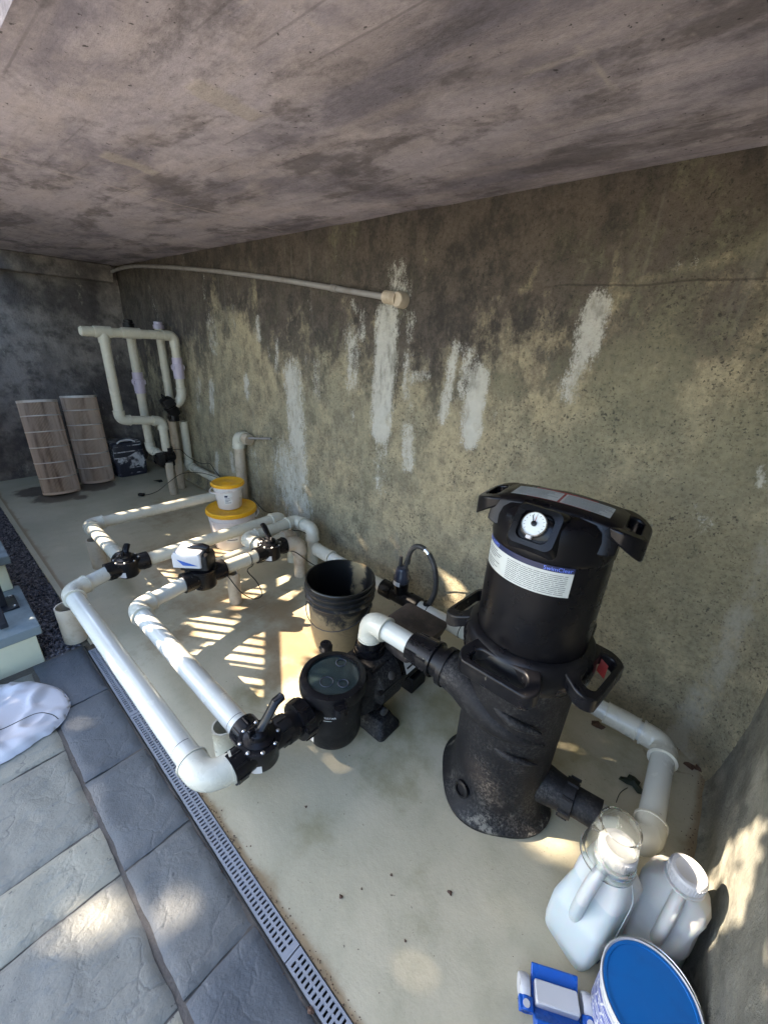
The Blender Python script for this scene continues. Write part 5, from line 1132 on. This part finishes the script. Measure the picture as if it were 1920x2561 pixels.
# ------------------------------------------------------------------ tree put in out of frame, its leaf gaps cut to shape sun patches
U=Vector((-sin(SUN_AZ),cos(SUN_AZ),0)); Vv=Vector((cos(SUN_AZ)*sin(SUN_EL),sin(SUN_AZ)*sin(SUN_EL),cos(SUN_EL)))
GAPS=[[(1.351,-0.601),(1.488,-0.571),(1.529,-0.442),(1.236,-0.367),(1.234,-0.49),(1.295,-0.569)],[(1.608,-0.708),(1.621,-0.586),(1.533,-0.579),(1.468,-0.637)],[(1.956,-0.681),(2.024,-0.551),(1.771,-0.488),(1.7,-0.588)],[(2.01,-0.523),(1.925,-0.449),(1.833,-0.477)],[(1.743,-0.456),(1.884,-0.384),(1.5,-0.297),(1.388,-0.306),(1.211,-0.265),(1.224,-0.331)],[(1.983,-1.012),(1.985,-0.937),(1.842,-0.88),(1.842,-0.943)],[(2.828,-1.219),(2.848,-1.171),(2.724,-1.062),(2.683,-1.164)],[(2.348,-0.931),(2.295,-0.748),(2.145,-0.773),(2.202,-0.844)],[(1.143,-0.39),(1.162,-0.324),(1.091,-0.302),(1.08,-0.341)],[(1.828,-0.649),(2.105,-0.53),(2.056,-0.506),(1.781,-0.615)],[(2.212,-0.983),(2.289,-0.927),(2.252,-0.911),(2.183,-0.969)],[(2.427,-0.874),(2.507,-0.829),(2.472,-0.816),(2.41,-0.867)],[(1.738,-0.392),(1.827,-0.333),(1.788,-0.315),(1.703,-0.374)],[(1.639,-0.505),(1.706,-0.441),(1.594,-0.401),(1.508,-0.427)],[(2.038,-0.404),(1.974,-0.287),(1.844,-0.241),(1.863,-0.318)],[(1.356,-0.541),(1.514,-0.47),(1.457,-0.435),(1.326,-0.492)],[(1.858,-0.909),(1.802,-0.85),(1.779,-0.846)],[(0.842,0.705),(0.804,0.76),(0.804,0.715)],[(0.765,0.563),(0.713,0.773),(0.674,0.847),(0.624,0.813),(0.593,0.734),(0.53,0.713),(0.524,0.643),(0.635,0.656)],[(0.472,0.724),(0.469,0.774),(0.381,0.737),(0.4,0.725)],[(1.918,0.347),(1.882,0.343),(1.833,0.316),(1.865,0.248),(1.906,0.306)],[(1.985,0.262),(1.969,0.284),(1.972,0.265)]]  # outlines left leafless along the sun rays, so each wanted patch is lit
SOFT=[((.83,.29),.05),((.78,.34),.03),((.47,-.445),.045),((.41,-.475),.03),((.51,-.352),.040),((.43,-.285),.032),((.60,.60),.05),((1.05,-.33),.02)]
def inpoly(u,v,P_):
    c=False; j=len(P_)-1
    for i in range(len(P_)):
        if (P_[i][1]>v)!=(P_[j][1]>v) and u<(P_[j][0]-P_[i][0])*(v-P_[i][1])/(P_[j][1]-P_[i][1])+P_[i][0]: c=not c
        j=i
    return c
GB=[(sum(p[0] for p in P_)/len(P_),sum(p[1] for p in P_)/len(P_)) for P_ in GAPS]
def grow(P_,c):
    o=[]
    for p in P_:
        d=hypot(p[0]-c[0],p[1]-c[1])+1e-6; k=(d+(.034 if c[0]>2.1 else .014))/d; o.append((c[0]+(p[0]-c[0])*k,c[1]+(p[1]-c[1])*k))
    return o
GAPS=[grow(P_,c) for P_,c in zip(GAPS,GB)]
def gap(u,v):
    for gi,P_ in enumerate(GAPS):
        if inpoly(u,v,P_):
            if gi in (17,18,19): return fbm(u*16,v*16,3,3)>-.06
            if gi in (4,): return fbm(u*9,v*9,6,3)>-.42
            return True
    for (a,b),r in SOFT:
        if hypot(u-a,v-b)<r*(.55+.5*abs(fbm(u*14,v*14))): return True
    return False
rt2=random.Random(11); mb=MB(); cnt=0
def leafq(p,s):
    a=Vector((rt2.uniform(-1,1),rt2.uniform(-1,1),rt2.uniform(-1,1))).normalized(); nrm=(sun_dir*1.6+a).normalized(); q=nrm.orthogonal().normalized(); q=Matrix.Rotation(rt2.uniform(0,6.28),3,nrm)@q; w=nrm.cross(q)
    mb.add([p-q*s,p-q*s*.3+w*s*.42,p+q*s*.45+w*s*.33,p+q*s*1.05,p+q*s*.45-w*s*.33,p-q*s*.3-w*s*.42],[(0,1,2,3,4,5)])
for k in range(62000):
    u=rt2.uniform(-.5,4.4); v=rt2.uniform(-.62,1.98+(.75 if u>.9 else 0))-.913*u
    s=rt2.uniform(.024,.055)
    if gap(u,v): continue
    # keep the leaf tips out of the gaps as well
    if any(gap(u+s*.75*cx_,v+s*.75*cy_) for cx_,cy_ in ((1,0),(-1,0),(0,1),(0,-1))): continue
    D0=max(2.6,(.829*u+Vv.y*v+.35)/(-sun_dir.y*-1)); D=D0+rt2.uniform(0,.9)+(5.0 if u<1.0 and v<.45 else 0)
    p=-sun_dir*D+U*u+Vv*v
    if p.z<.0: continue
    leafq(p,s); cnt+=1
TR=Vector((-3.6,-3.4,-.09)); tr=thing('added_tree','leafy canopy added out of view, its gaps shaping the sun patches','added_tree',TR)
mb.build('crown', M['foliage'], tr, TR, smooth=0)
mb=MB(); mb.tube(smooth_path([TR,TR+Vector((.1,.05,.8)),TR+Vector((.25,.3,1.6)),TR+Vector((.5,.8,2.4)),TR+Vector((.8,1.2,3.0))]),[.16]*8+[.12]*8+[.08]*8+[.05]*9,12); mb.build('trunk', M['bark'], tr, TR)
for tx,ty,tz,h0 in ((1.6,1.2,2.4,1.4),(.3,2.4,1.9,1.2),(-.6,.9,3.0,1.8),(2.4,.7,3.2,2.0)):
    mb=MB(); a=TR+Vector((.2,.25,h0)); b=TR+Vector((tx,ty,tz)); mb.tube(smooth_path([a,(a+b)/2+Vector((0,0,.15)),b],6),[.06-.004*i for i in range(13)],8); mb.build('branch', M['bark'], tr, TR)
bpy.context.view_layer.update()
